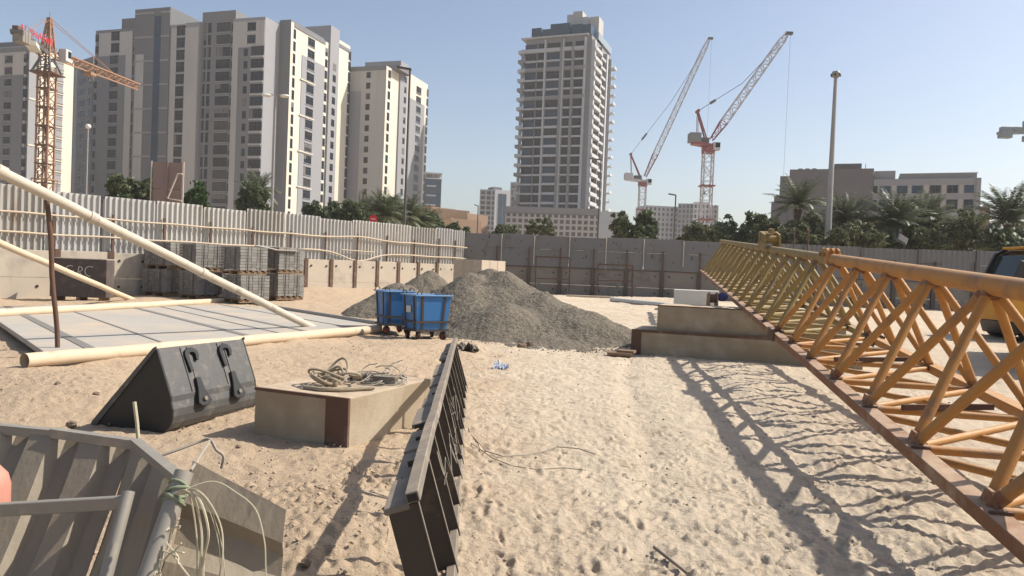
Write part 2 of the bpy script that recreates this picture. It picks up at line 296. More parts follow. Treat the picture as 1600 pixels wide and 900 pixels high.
# ------------------------------------------------------------------ ground: one polar sheet, fine in front of the camera
def make_ground():
    th = np.concatenate([np.linspace(-180, -46, 40, endpoint=False), np.linspace(-46, 46, 760, endpoint=False), np.linspace(46, 180, 40, endpoint=False)])
    rr = np.concatenate([[0.0], np.geomspace(.5, 1.6, 16, endpoint=False), np.geomspace(1.6, 45, 640, endpoint=False), np.geomspace(45, 670, 40)])
    A, B = np.meshgrid(np.radians(th), rr); X = np.sin(A)*B; Y = np.cos(A)*B
    Z = gz(X, Y)
    near = 1-sstep(45, 80, B)
    # wind and wheel worked relief
    Z = Z+near*(.045*fbm(X*.9, Y*.9, 3, 21)+.013*fbm(X*2.6+.6*Y, Y*2.0, 3, 33)+.015*fbm(X*6.3, Y*6.3, 2, 5)+.013*fbm(X*14, Y*14, 3, 8))
    rg = 1-np.abs(fbm(X*1.9+5, Y*2.6-.7*X, 3, 51))*4; Z = Z+near*.012*np.clip(rg, 0, 1)**2
    # wheel ruts along the jib, and one old pair curving out of the heap
    u = X-.19*Y
    for c, wd in ((2.55, .9),):
        e = np.exp(-((u-c)/wd)**4)*sstep(1, 3, Y)*(1-sstep(9, 12, Y)); Z = Z+e*(.0045*np.sin((u+.05*vnoise(X*.7, Y*.7, 61))*2*math.pi/.13))
    for c in (-.15, 1.35):
        e = np.exp(-((u-c-.25*np.sin(Y*.35))/.17)**2)*sstep(3, 6, Y)*(1-sstep(14, 17, Y)); Z = Z-e*.035*(1+.7*vnoise(X*5, Y*5, 71))
    # footprints: elongated dents with a pushed up rim
    rng = np.random.default_rng(3); Xr = X; Yr = Y
    ny, nx = X.shape; thr = np.radians(th)
    def stamp(px, py, a, L, W, d):
        nonlocal Z
        r = math.hypot(px, py); t = math.atan2(px, py); ext = 2.2*L
        i0 = np.searchsorted(rr, r-ext); i1 = np.searchsorted(rr, r+ext); j0 = np.searchsorted(thr, t-ext/r); j1 = np.searchsorted(thr, t+ext/r)
        if i1 <= i0 or j1 <= j0: return
        xs = X[i0:i1, j0:j1]-px; ys = Y[i0:i1, j0:j1]-py
        q = ((xs*math.cos(a)+ys*math.sin(a))/L)**2+((ys*math.cos(a)-xs*math.sin(a))/W)**2
        Z[i0:i1, j0:j1] += -d*np.exp(-q*1.6)+.45*d*np.exp(-(np.sqrt(q)-1.45)**2*4)
    for k in range(1900):
        D = 2.2+22*rng.random()**1.4; px = rng.uniform(-.25, .75)*D*.75+.4
        stamp(px, D, rng.uniform(0, math.pi), rng.uniform(.05, .13), rng.uniform(.018, .042), rng.uniform(.006, .022))
    for k in range(260):
        D = 4.5+8*rng.random(); px = -rng.uniform(.1, .62)*D
        stamp(px, D, rng.uniform(0, math.pi), rng.uniform(.06, .13), rng.uniform(.03, .06), rng.uniform(.008, .02))
    for k in range(6500):   # small scuffs and wheel bites, too many to tell apart
        D = 2.3+15*rng.random()**1.25; px = rng.uniform(-.16, .72)*D*.8+.3
        stamp(px, D, rng.uniform(-.5, .9) if rng.random() < .7 else rng.uniform(0, 3.1), rng.uniform(.03, .10), rng.uniform(.011, .024), rng.uniform(.005, .018))
    for k in range(420):   # lumps of dug sand by the frame, the block and the pipe
        c = [(-.95, 4.3, .55), (-1.2, 4.9, .6), (-.9, 5.6, .4), (-4.8, 8.4, 1.6), (-2.6, 8.8, 1.2), (-1.9, 14, 1.5), (-6.2, 9.2, .8)][k % 7]
        stamp(c[0]+rng.normal()*c[2]*.55, c[1]+rng.normal()*c[2]*.55, rng.uniform(0, 3), rng.uniform(.02, .055), rng.uniform(.02, .045), -rng.uniform(.008, .03))
    nT = len(th); V = np.stack([X, Y, Z], -1).reshape(-1, 3)
    i, j = np.meshgrid(np.arange(len(rr)-1), np.arange(nT), indexing='ij'); j2 = (j+1) % nT
    Q = np.stack([i*nT+j, i*nT+j2, (i+1)*nT+j2, (i+1)*nT+j], -1).reshape(-1, 4)[:, ::-1]
    m = bpy.data.materials.new('sand'); m.use_nodes = True; N = m.node_tree.nodes; L = m.node_tree.links; b = N['Principled BSDF']
    b.inputs['Roughness'].default_value = .95; b.inputs['Specular IOR Level'].default_value = .15
    tc = N.new('ShaderNodeTexCoord')
    def noise(sc, det, rough=.6):
        n = N.new('ShaderNodeTexNoise'); n.inputs['Scale'].default_value = sc; n.inputs['Detail'].default_value = det; n.inputs['Roughness'].default_value = rough; L.new(tc.outputs['Object'], n.inputs['Vector']); return n.outputs[0]
    def rng_(s, a, bb):
        r = N.new('ShaderNodeMapRange'); r.inputs[1].default_value = a; r.inputs[2].default_value = bb; L.new(s, r.inputs[0]); return r.outputs[0]
    def mixc(f, a, c):
        x = N.new('ShaderNodeMix'); x.data_type = 'RGBA'; L.new(f, x.inputs[0])
        for k, q in ((6, a), (7, c)):
            if isinstance(q, tuple): x.inputs[k].default_value = (*q, 1)
            else: L.new(q, x.inputs[k])
        return x.outputs[2]
    c = mixc(rng_(noise(.35, 6), .35, .65), (.545, .46, .35), (.49, .405, .305))
    sp = N.new('ShaderNodeSeparateXYZ'); L.new(tc.outputs['Object'], sp.inputs[0]); ad = N.new('ShaderNodeMath'); ad.operation = 'MULTIPLY_ADD'; L.new(noise(.8, 5), ad.inputs[0]); ad.inputs[1].default_value = 3.0; L.new(sp.outputs[0], ad.inputs[2])
    c = mixc(rng_(ad.outputs[0], 2.2, .4), c, (.445, .34, .235))   # untracked browner sand left of the wheel track
    c = mixc(rng_(noise(2.2, 8, .7), .55, .72), c, (.36, .275, .195))
    c = mixc(rng_(noise(1.1, 9, .75), .64, .74), c, (.30, .255, .205))
    c = mixc(rng_(noise(60, 3), .62, .75), c, (.33, .25, .18))
    L.new(c, b.inputs['Base Color'])
    bp = N.new('ShaderNodeBump'); bp.inputs['Strength'].default_value = .9; bp.inputs['Distance'].default_value = .04; L.new(noise(22, 8, .72), bp.inputs['Height'])
    bp2 = N.new('ShaderNodeBump'); bp2.inputs['Strength'].default_value = .35; bp2.inputs['Distance'].default_value = .006; L.new(noise(110, 4), bp2.inputs['Height']); L.new(bp.outputs[0], bp2.inputs['Normal']); L.new(bp2.outputs[0], b.inputs['Normal'])
    o = npmesh('ground', V, Q, m, None, None, True, world=False); tag(o, 'pale trampled sand of the building site', 'ground', None, 'structure')
make_ground()

# ------------------------------------------------------------------ gravel heaps
def heap(name, label, x0, x1, y0, y1, cones, nx, ny, amp=.032):
    X, Y = np.meshgrid(np.linspace(x0, x1, nx), np.linspace(y0, y1, ny)); H = np.full(X.shape, -9.0)
    wob = .5*fbm(X*.8, Y*.8, 3, 91)
    for cx, cy_, h, s in cones:
        d = np.sqrt((X-cx)**2+(Y-cy_)**2+.06)
        c = h-s*d+wob*.35; H = np.log(np.exp(np.maximum(H, -4)*16)+np.exp(np.maximum(c, -4)*16))/16
    H = H+amp*1.6*fbm(X*2.2, Y*2.2, 3, 97)+amp*fbm(X*9, Y*9, 2, 98)+amp*.9*fbm(X*22, Y*22, 1, 99)
    run = np.exp(np.minimum(H, 0)*2)   # feather into the sand
    Zg = gz(X, Y); Z = Zg+np.where(H > -.15, H, -.15-.0*H)-.02
    V = np.stack([X, Y, Z], -1).reshape(-1, 3)
    i, j = np.meshgrid(np.arange(ny-1), np.arange(nx-1), indexing='ij'); Q = np.stack([i*nx+j, i*nx+j+1, (i+1)*nx+j+1, (i+1)*nx+j], -1).reshape(-1, 4)
    hq = H.reshape(-1)[Q].max(1); Q = Q[hq > -.12]
    u, inv = np.unique(Q, return_inverse=True); V = V[u]; Q = inv.reshape(-1, 4)
    loc = (float(V[:, 0].mean()), float(V[:, 1].mean()), float(V[:, 2].min()))
    o = npmesh(name, V, Q, M['gravel'], None, loc, False); tag(o, label, 'gravel heap', None)
    return o
def hp(px, py, D):   # cone from its apex in the picture at depth D
    p = at(px, py, D); return p.x, p.y, p.z-gzf(p.x, p.y)
def cone(px, py, D, s): x, y, h = hp(px, py, D); return (x, y, h+.26*s, s)
heap('gravel_heap', 'largest grey gravel heap, behind the blue bins', -5, 5, 15.5, 27, [cone(738, 423, 22.0, .78), cone(763, 420, 22.6, .72), cone(790, 424, 22.0, .68), cone(800, 432, 20.8, .6), cone(845, 455, 19.9, .52), cone(893, 478, 19.0, .45), cone(935, 505, 18.2, .33), cone(968, 524, 17.8, .28), cone(790, 470, 18.8, .5), cone(742, 446, 20.3, .6), cone(850, 520, 17.3, .2)], 330, 330)
heap('gravel_heap', 'low grey gravel heap left of the blue bins', -8, -2.4, 20.5, 27, [cone(622, 440, 23.5, .72), cone(603, 458, 23, .66), cone(640, 447, 23.8, .75), cone(588, 481, 22.6, .5)], 180, 180)
heap('gravel_heap', 'small rounded gravel heap behind the two larger heaps', -5.6, -1.6, 23.5, 29, [cone(671, 426, 26, .85), cone(657, 435, 25.8, .8)], 120, 120)

# ------------------------------------------------------------------ left hoarding: concrete barrier + corrugated sheets + rails
FA = Vector((-16.1, 23.2)); FB = Vector((-2.5, 40.2)); FD = (FB-FA); FL = FD.length; FE = FD/FL; FN = Vector((FE.y, -FE.x))
def fp(t, off=0, z=0): p = FA+FD*t+FN*off; return Vector((p.x, p.y, z))
ctop = lambda t: 1.73+.18*t
cb = thing('concrete_barrier', 'low beige concrete panel barrier with brown steel posts under the corrugated sheets', 'barrier', fp(.4))
ts = [-.46+.0805*k for k in range(6)]+[.075, .153]+[.153+.0618*k for k in range(1, 14)]
ts = sorted(set(round(t, 4) for t in ts))
for k in range(len(ts)-1):
    a, b = ts[k], min(ts[k+1], 1.0)
    if a >= 1: break
    da = .07/FL
    m = MB(); zt = ctop((a+b)/2)+random.uniform(-.02, .02); j = random.uniform(-.015, .015)
    for z0, z1, of in ((-.25, .83, j), (.838, zt, j+random.uniform(-.01, .01))):
        m.hexa([fp(a+da, of, z0), fp(b-da, of, z0), fp(b-da, of-.12, z0), fp(a+da, of-.12, z0), fp(a+da, of, z1), fp(b-da, of, z1), fp(b-da, of-.12, z1), fp(a+da, of-.12, z1)])
    p = m.build('concrete_panel', M['conc'], cb, bevel=.008)
    h = MB()
    for u in (.2, .8):
        for zz in (.55, zt-.28):
            c = fp(a+(b-a)*u, .0, zz); h.tube([c+Vector((FN.x, FN.y, 0))*(-.02), c+Vector((FN.x, FN.y, 0))*.03], .045, 10)
    h.build('tie_hole', M['hole'], p)
    if True:
        m = MB(); c0 = fp(a, .02, -.25); z1 = ctop(a)+.04
        for o1, o2, wd in ((.05, .03, .17), (-.15, -.17, .17), (.03, -.15, .02)):
            e = Vector((FE.x, FE.y, 0))*wd/2
            q = [fp(a, o1, -.25)-e, fp(a, o1, -.25)+e, fp(a, o2, -.25)+e, fp(a, o2, -.25)-e]; m.hexa(q+[x+Vector((0, 0, z1+.25)) for x in q])
        m.build('post', M['rust'], cb)
def corr(m, P0, P1, z0, z1, n, depth, nrm, top_wob=None, mat_i=0, th=.006, bot=None):
    """trapezoid ribbed sheet from P0 to P1 (2D), extruded from z0 to z1"""
    P0 = Vector(P0); P1 = Vector(P1); pr = []
    for k in range(n):
        for u, d in ((0, 0), (.50, 0), (.64, 1), (.86, 1)): pr.append(((k+u)/n, d*depth))
    pr.append((1, 0)); nn = len(pr); vs = []
    for side in (0, -th):
        for z in (z0, z1):
            for u, d in pr:
                p = P0+(P1-P0)*u+nrm*(d+side); vs.append((p.x, p.y, z))
    fs = []
    for i in range(nn-1):
        fs += [(i, i+1, nn+i+1, nn+i), (2*nn+i+1, 2*nn+i, 3*nn+i, 3*nn+i+1), (nn+i, nn+i+1, 3*nn+i+1, 3*nn+i), (i+1, i, 2*nn+i, 2*nn+i+1)]
    fs += [(0, nn, 3*nn, 2*nn), (nn-1, 3*nn-1, 4*nn-1, 2*nn-1)]
    m.add(vs, fs, mat_i)
cf = thing('corrugated_fence', 'silver corrugated metal sheet fence with two cream rails above the beige barrier', 'fence', fp(.4, -.2))
pt = [-.44, -.34, -.25, -.15, -.05, .06]+[.146+.0834*k for k in range(10)]+[.955, 1.0]
for k in range(len(pt)-1):
    a, b = pt[k], pt[k+1]; g = .0055 if k != 5 else .012
    zt = 3.73+.03*math.sin(k*2.1)+random.uniform(-.05, .05); m = MB()
    nr = max(4, round((b-a)*FL/.2)); of = -.22+random.uniform(-.03, .03)
    P = FA+FD*a+FN*of; Q = FA+FD*(b-g*.6)+FN*(of+random.uniform(-.02, .02)); corr(m, P, Q, ctop(a)-.1, zt, nr, .075, FN)
    m.build('sheet_panel', M[('galv', 'galv_c', 'galv_b', 'galv', 'galv_c')[(k*3) % 5]], cf)
    m = MB(); q = fp(b, -.30, .5); m.beam(q, q+Vector((0, 0, 3.1)), .05, .05, (1, 0, 0)); m.build('post', M['pipe_wh'], cf)
    if k > 3:
        m = MB(); tt = a+(b-a)*.12; q = fp(tt, -.10, ctop(a)-.2); m.beam(q, q+Vector((0, 0, 1.35+.2*random.random())), .07, .06, (FE.x, FE.y, 0)); m.build('stub_post', M['rust'], cf)
def railp(zf): return [fp(t, -.06+.02*math.sin(t*40), zf(t)) for t in np.linspace(-.44, 1.0, 60)]
bump = lambda t, c, w, h: h*math.exp(-((t-c)/w)**2)
MB().tube(railp(lambda t: 2.9-.06*t+bump(t, .66, .045, .13)+.012*math.sin(t*55)), .035, 8).build('rail', M['rail'], cf, smooth=True)
MB().tube(railp(lambda t: 2.26-.02*t-bump(t, .66, .05, .42)+.012*math.sin(t*47+1)), .035, 8).build('rail', M['rail'], cf, smooth=True)
MB().tube([fp(.61, -.05, 2.32), fp(.70, -.05, 2.30)], .025, 6).build('rail', M['rail'], cf, smooth=True)

# ------------------------------------------------------------------ far hoarding: grey concrete wall in three courses
WA = Vector((-3.4, 40.6)); WB = Vector((38, 37.3)); WE = (WB-WA).normalized(); WN = Vector((WE.y, -WE.x)); WL = (WB-WA).length
def wp(s, off=0, z=0): p = WA+WE*s+WN*off; return Vector((p.x, p.y, z))
cw = thing('concrete_wall', 'tall grey concrete panel wall in three courses across the back of the site', 'wall', wp(15))
def whexa(m, s0, s1, o0, o1, z0, z1): m.hexa([wp(s0, o0, z0), wp(s1, o0, z0), wp(s1, o1, z0), wp(s0, o1, z0), wp(s0, o0, z1), wp(s1, o0, z1), wp(s1, o1, z1), wp(s0, o1, z1)])
def s_at(px, py=410):
    t = ray(px, py); t = t.x/t.y; return (t*WA.y-WA.x)/(WE.x-t*WE.y)
js = [0]+[s_at(p) for p in (783, 834, 889, 946, 1005, 1067, 1131)]
while js[-1] < WL-2: js.append(js[-1]+(2.05 if len(js) < 10 else 2.9))
random.seed(5)
for k in range(len(js)-1):
    a, b = js[k]+.012, js[k+1]-.012; rib = k >= 8
    zt = 3.66+.03*math.sin(k*1.7)
    for row, (z0, z1) in enumerate(((2.93, zt), (1.97, 2.915))):
        o = .04+random.uniform(-.012, .012); m = MB()
        if rib and row == 0:
            corr(m, wp(a, o-.03).xy, wp(b, o-.03).xy, z0-.55, z1, max(5, round((b-a)/.27)), .03, WN, th=.06)
        elif rib: whexa(m, a, b, o, o-.1, z0, z0+.40)
        else: whexa(m, a, b, o, o-.12, z0, z1)
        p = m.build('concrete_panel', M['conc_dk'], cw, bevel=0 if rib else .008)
        h = MB()
        if not rib:
            for _ in range(random.choice((1, 2, 2, 3))):
                q = wp(random.uniform(a+.2, b-.2), o, random.uniform(z0+.2, z1-.15)); h.box(q, (.05, .02, random.choice((.07, .07, .18))), math.atan2(WE.y, WE.x))
            h.build('tie_hole', M['hole'], p)
    m = MB()
    m.tube([wp(js[k], .09, 2.05+.2*random.random()), wp(js[k], .09, zt-.02)], .028, 8); m.build('scaffold_pole', M['pipe_wh' if k < 9 else 'lampd'], cw)
    if k % 2 == 1 and k < 9:
        m = MB(); m.box(wp(js[k], .1, 2.12), (.07, .05, .14)); m.build('pole_clamp', M['white'], cw)
    m = MB(); whexa(m, a+.4*random.random(), a+.5+.8*random.random(), .065, .045, 2.905, 2.93); m.build('joint_strip', M['pipe_wh' if random.random() < .55 else 'rust'], cw)
    m = MB(); whexa(m, js[k]-.02, js[k+1]+.02 if k < len(js)-2 else js[k+1], .075, .04, 1.945, 1.97); m.build('ledge_strip', M['rust'], cw)
ps = [s_at(p, 440) for p in (775, 825, 874, 926, 978, 1034, 1092)]
while ps[-1] < WL-2: ps.append(ps[-1]+2.0)
for k in range(len(ps)-1):
    a, b = ps[k]+.1, ps[k+1]-.1; m = MB(); o = random.uniform(-.015, .01)
    whexa(m, a, b, o, o-.12, .1, 1.05); o2 = o+random.uniform(-.008, .008); whexa(m, a, b, o2, o2-.12, 1.06, 1.945); p = m.build('concrete_panel', M['conc_lo'], cw, bevel=.008)
    h = MB()
    for u in (.16, .84):
        for zz in (.78, 1.68): q = wp(a+(b-a)*u, o, zz); h.tube([q+Vector((0, .02, 0)), q-Vector((0, .025, 0))], .045, 8)
    h.build('tie_hole', M['hole'], p)
    m = MB(); whexa(m, ps[k]-.1, ps[k]+.1, .12, -.05, .1, 1.94); m.build('post', M['pile'], cw)
    m = MB(); q = wp(ps[k], .13, 1.98); m.beam(q, q+Vector((0, 0, 1.05)), .07, .05, (1, 0, 0)); m.build('stub_post', M['rust'], cw)

# open rusty frames leaning on the far wall
def rustframe(label, pL, pR, ptop, pbot, D, mid):
    a = at(pL, pbot, D); b = at(pR, pbot+2, D); tl = at(pL+1.5, ptop, D+.25); tr = at(pR+1.5, ptop+2, D+.25)
    a.z = gzf(a.x, a.y)-.05; b.z = gzf(b.x, b.y)-.05
    r = thing('steel_portal', label, 'steel portal', ((a.x+b.x)/2, a.y, a.z), 0, 'open steel portals leaning on the far wall')
    for p, q in ((a, tl), (b, tr)): MB().beam(p, q, .075, .075, (0, 1, 0)).build('upright', M['rust'], r)
    MB().beam(tl, tr, .07, .07, (0, 0, 1)).build('top_bar', M['rust'], r)
    for f in mid: MB().beam(a.lerp(tl, f), b.lerp(tr, f), .05, .05).build('cross_bar', M['rust'], r)
rustframe('rusty open steel frame nearest the gravel heap, against the far wall', 836, 889, 401, 459, 37.6, (.45,))
rustframe('dusty steel frame with one thin crossbar, right of the rusty frame', 933, 987, 413, 466, 37.0, (.52,))

# pallet of pale blocks behind the heap
p = at(749, 425, 30); zz = gzf(p.x, p.y)+.08; r = thing('block_pallet', 'pale stacked block cube behind the gravel heap', 'block stack', (p.x, p.y, zz), R(-38))
m = MB()
for i in range(3):
    for j in range(3):
        for k in range(3): m.box((-.5+.5*i+random.uniform(-.008, .008), -.5+.5*j+random.uniform(-.008, .008), .15+.24+k*.475), (.49, .49, .465))
m.v = [tuple(WM[r.name] @ Vector(q)) for q in m.v]; m.build('blocks', mat('pale_blocks', (.50, .42, .33), .9, scale=3, island=.06), r, bevel=.006)
m = MB()
for i in (-.55, 0, .55): m.box((i, 0, .07), (.12, 1.5, .14))
m.v = [tuple(WM[r.name] @ Vector(q)) for q in m.v]; m.build('pallet', M['wood'], r)

# ------------------------------------------------------------------ paver pallets, two high
def paver_stack():
    r = thing('paver_stack', '', 'paver stack', (0, 0, 0), 0, 'paver stacks against the left barrier')
    m = MB(); rs = random.Random(4)
    for lz in range(8):
        for i in range(10):
            for side in range(4):
                pass
        for i in range(10):
            for j in range(5):
                if 0 < i < 9 and 0 < j < 4 and lz < 7: continue
                m.box((-.5+.111*i+rs.uniform(-.004, .004), -.44+.22*j+rs.uniform(-.006, .006), .15+.05+.1*lz), (.1, .205, .088))
    m.box((0, 0, .53), (.92, .86, .7)); m.build('pavers', M['paver'], r)
    m = MB()
    for i in (-.46, 0, .46): m.box((i, 0, .055), (.1, 1.1, .09))
    for j in range(5): m.box((0, -.48+.24*j, .125), (1.1, .12, .03))
    m.build('pallet', M['wood'], r)
    m = MB()
    for i in (-.28, .28):
        m.box((i, -.557, .54), (.02, .006, .8)); m.box((i, .557, .54), (.02, .006, .8)); m.box((i, 0, .958), (.02, 1.11, .006))
    for j in (-.25, .25):
        m.box((.56, j, .54), (.006, .02, .8)); m.box((-.56, j, .54), (.006, .02, .8))
    m.build('strap', M['lampd'], r); return r
stk = [(259, 466, 26.6, -20), (316, 468, 26.0, -33), (384, 470, 25.4, -38), (441, 468, 27.2, -40)]
names = ['leftmost', 'second from left', 'third from left', 'rightmost']; PS = None
for i, (px, py, D, a) in enumerate(stk):
    p = at(px, py, D); zb = gzf(p.x, p.y)+.01
    for lv in (0, 1):
        o = paver_stack() if PS is None else copy_tree(PS); PS = PS or o
        place(o, (p.x+(.06*(i % 2)-.12)*lv*(1 if i else -.3), p.y+.05*lv, zb+.955*lv), R(a+(4*lv if i != 1 else -5*lv)))
        o['label'] = ('lower' if lv == 0 else 'upper') + f' pallet of grey pavers, {names[i]} of its row'
        if i == 3 and lv == 1: o['label'] = 'upper pallet of grey pavers under the tilted board, rightmost of its row'
p = at(432, 386, 27.0); m = MB(); m.box((0, 0, 0), (1.25, 1.0, .03), M=Matrix.Translation((p.x, p.y, p.z-.05)) @ Matrix.Rotation(R(-38), 4, 'Z') @ Matrix.Rotation(R(6), 4, 'Y'))
tag(m.build('cover_board', M['slab']), 'thin grey board lying tilted on the rightmost paver stack', 'board')

# dark board box with chalk letters
p = at(128, 470, 23.6); zz = gzf(p.x, p.y)
a_ = math.atan2(FE.y, FE.x)-R(48); r = thing('panel_crate', 'dark brown panel crate with chalk letters before the barrier', 'crate', (p.x, p.y, zz), R(2)); T = WM[r.name]
m = MB(); m.box(T @ Vector((0, 0, .72)), (1.75, .5, 1.2), R(2)); m.build('panel', M['crate'], r, bevel=.01)
m = MB(); m.box(T @ Vector((-.02, 0, 1.335)), (1.79, .54, .03), R(2)); m.build('lid', M['slab'], r, bevel=.005)
m = MB(); m.box(T @ Vector((-.81, -.262, .7)), (.1, .025, 1.15), R(2)); m.build('side_batten', M['pile'], r)
m = MB()
for u in (-.7, 0, .7): m.box(T @ Vector((u, 0, .05)), (.1, .5, .14), R(2))
m.build('bearer', M['wood'], r)
def text(s, name, size, loc, rot, m, parent, th=.004, shear=0):
    c = bpy.data.curves.new(name, 'FONT'); c.body = s; c.size = size; c.extrude = th; c.align_x = 'CENTER'; c.shear = shear
    t = bpy.data.objects.new(name, c); dg = bpy.context.evaluated_depsgraph_get(); COL.objects.link(t); dg.update()
    me = bpy.data.meshes.new_from_object(t.evaluated_get(dg)); bpy.data.objects.remove(t); bpy.data.curves.remove(c)
    me.materials.clear(); me.materials.append(m)
    o = bpy.data.objects.new(name, me); COL.objects.link(o); W = Matrix.LocRotScale(Vector(loc), rot.to_quaternion(), None)
    if parent is not None: o.parent = parent; W = WM[parent.name].inverted() @ W
    o.matrix_basis = W; return o
chalk = MB()
def stroke(pts): chalk.tube([T @ Vector((x*.9-.02, -.258, .86+z*.9)) for x, z in pts], .011, 6)
arc = lambda cx, cz, rx, rz, a0, a1, n=12: [(cx+rx*math.cos(R(a0+(a1-a0)*i/n)), cz+rz*math.sin(R(a0+(a1-a0)*i/n))) for i in range(n+1)]
stroke(arc(-.25, .12, .16, .16, 60, 300)+[(-.14, .1), (-.27, .1)]); stroke([(.0, -.06), (.04, .25)]); stroke([(.03, .25)]+arc(.06, .17, .1, .08, 80, -80)+[(.05, .08), (.17, -.07)]); stroke(arc(.42, .1, .17, .17, 55, 280))
chalk.build('chalk_lettering', M['chalk'], r, smooth=True)
# ------------------------------------------------------------------ fallen board deck with pipes
zs = .17
cNL, cNR, cFR = G(78, 556, zs), G(590, 507, zs), G(352, 469, zs); eR = cFR-cNR; cFL = cNL+eR; cNL0 = cNL
bd = thing('board_deck', 'flat grey board deck with dark joints lying in the sand', 'deck', (cNL.x, cNL.y, 0))
m = MB(); q = [cNL, cNR, cFR, cFL]; dn = Vector((0, 0, -.09)); m.hexa([p+dn for p in q]+q); m.build('deck_boards', M['slab'], bd, bevel=.006)
eN = (cNR-cNL)
def s_near(px):   # parameter on the near edge
    lo, hi = -.3, 1.2
    for _ in range(40):
        mi = (lo+hi)/2; p = cNL+eN*mi; v = CR.transposed() @ (p-CAM); x = 800+F*v.x/-v.z
        lo, hi = (mi, hi) if x < px else (lo, mi)
    return lo
for px, wd in ((150, .16), (262, .05), (392, .15), (440, .05), (478, .13), (545, .05)):
    a = cNL+eN*s_near(px); b = a+eR; u = Vector((0, 0, .003)); MB().beam(a+u, b+u, wd, .012).build('joint_strip', M['slabj'], bd)
MB().beam(cNR+Vector((0, 0, .0)), cFR, .09, .16).build('edge_bar', M['lamp'], bd)
for f in (.12, .3, .5, .72, .9):
    a = cNL+eN*f-eR.normalized()*.16; MB().beam(a+Vector((0, 0, -.13)), a+eR.normalized()*.5+Vector((0, 0, -.13)), .1, .06).build('bearer', M['pile'], bd)
def pipe(name, label, a, b, r, m, cat='pipe', hollow=True, collars=()):
    t = thing(name, label, cat, (a.x, a.y, min(a.z, b.z))); d = (b-a).normalized()
    pts = [a.lerp(b, i/14)+Vector((0, 0, .006*math.sin(i*1.9))) for i in range(15)]
    mb = MB(); mb.tube(pts, r, 18, caps=False); mb.tube([a, a+d*.35], r*.86, 18, caps=False)
    n = 18; s = len(mb.v)
    mb.tube([b-d*.01, b], r, 18); mb.build('pipe_body', m, t, smooth=True)
    mb = MB(); mb.tube([a+d*.3, a+d*.31], r*.86, 14); mb.build('dark_bore', M['hole'], t)
    for f in collars:
        c = a.lerp(b, f); mb = MB(); mb.tube([c-d*.07, c+d*.07], r*1.18, 18); mb.build('collar', m, t, smooth=True)
    return t
a = G(38, 571, .13); b = G(592, 514, .13); a.z = gzf(a.x, a.y)+.1; pipe('long_pipe', 'long cream pipe lying along the near edge of the board deck', a, b, .1, M['pipe'])
a = G(-140, 497, .24); b = G(352, 470, .24); pipe('long_pipe', 'cream pipe lying along the far edge of the board deck', a, b, .1, M['pipe'])
fp_ = COL.objects['long_pipe.001']
for px in (30, 112, 182, 245, 300):
    k_ = (px+140)/492; c = a.lerp(b, k_)-Vector((0, .1, .05)); d_ = (b-a).normalized(); mb = MB(); mb.beam(c-d_*.35, c+d_*.35, .05, .09); mb.build('bracket', M['rust'], fp_)
t0 = at(490, 513, 17.5); t1 = at(0, 268, 10.6); t2 = t0+(t1-t0)*1.25
pipe('prop_pipe', 'thick weathered pipe slanting high across the board deck', t2, t0, .082, M['pipe_wh'], collars=(.36, .2, .62))
s0 = at(208, 469, 24.3); s1 = at(0, 380, 17.6); s2 = s0+(s1-s0)*1.5
pipe('prop_pipe', 'thinner slanting cream pipe in front of the chalked crate', s2, s0, .085, M['pipe'])
MB().tube([Vector((t2.x, t2.y, gzf(t2.x, t2.y)-.2)), t2+Vector((0, 0, .15))], .06, 12).build('support_pole', M['pipe'])
sp_ = COL.objects['support_pole']; tag(sp_, 'upright pole carrying the thick slanting pipe', 'pole')
MB().tube([Vector((s2.x, s2.y, gzf(s2.x, s2.y)-.2)), s2+Vector((0, 0, .15))], .06, 12).build('support_post', M['pipe'])
tag(COL.objects['support_post'], 'upright pole carrying the thinner slanting pipe', 'pole')
a = G(90, 543, zs); b = at(74, 312, a.y-.1); m = MB(); m.tube([a.lerp(b, i/8)+Vector((.012*math.sin(i*1.3), 0, 0)) for i in range(9)], .036, 10)
tag(m.build('thin_rod', M['rust'], smooth=True), 'thin rusty rod standing upright on the board deck', 'rod')

# ------------------------------------------------------------------ loader bucket lying on its back
ax = Vector((.37, 1.1, 0)).normalized(); pr = Vector((.948, -.319, 0)); TL = Vector((-3.29, 6.9, gzf(-3.3, 7)-.03)); BL = 1.19; up = Vector((0, 0, 1))
bk = thing('loader_bucket', 'worn black steel loader bucket resting upside down on the sand', 'bucket', TL)
prof = [(0, .80), (.06, .655), (.125, .50), (.18, .36)]+[(.21-.17+.17*math.cos(R(g)), .20+.20*math.sin(R(g))) for g in (32, 12, -8, -28, -48, -68, -88)]+[(-.2, .0), (-.74, .02)]
inn = [(-.735, .036), (-.2, .018), (.045, .018), (.12, .06), (.165, .10), (.19, .19), (.175, .29), (.11, .49), (.04, .645), (-.012, .785)]
MB().prism(prof+inn, TL, pr, up, ax, 0, BL).build('shell', M['bucket'], bk, bevel=.004)
side = [(x, z) for x, z in prof]
for t0_, t1_ in ((-.018, -.0005), (BL+.0005, BL+.018)): MB().prism(side, TL, pr, up, ax, t0_, t1_).build('side_plate', M['bucket_in'], bk, bevel=.003)
for t0_ in (-.03, BL+.0185): MB().prism([(-.76, .0), (-.745, .045), (-.03, .80), (.005, .82), (.01, .795), (-.7, .0)], TL, pr, up, ax, t0_, t0_+.012).build('side_edge', M['bucket'], bk)
MB().prism([(-.86, .012), (-.74, .025), (-.74, .0), (-.86, .0)], TL, pr, up, ax, -.01, BL+.01).build('cutting_edge', M['dusty'], bk)
f2 = (pr*.18+up*(-.44)).normalized(); fn = ax.cross(f2); fn = fn if fn.dot(pr) > 0 else -fn; FO = TL+up*.80
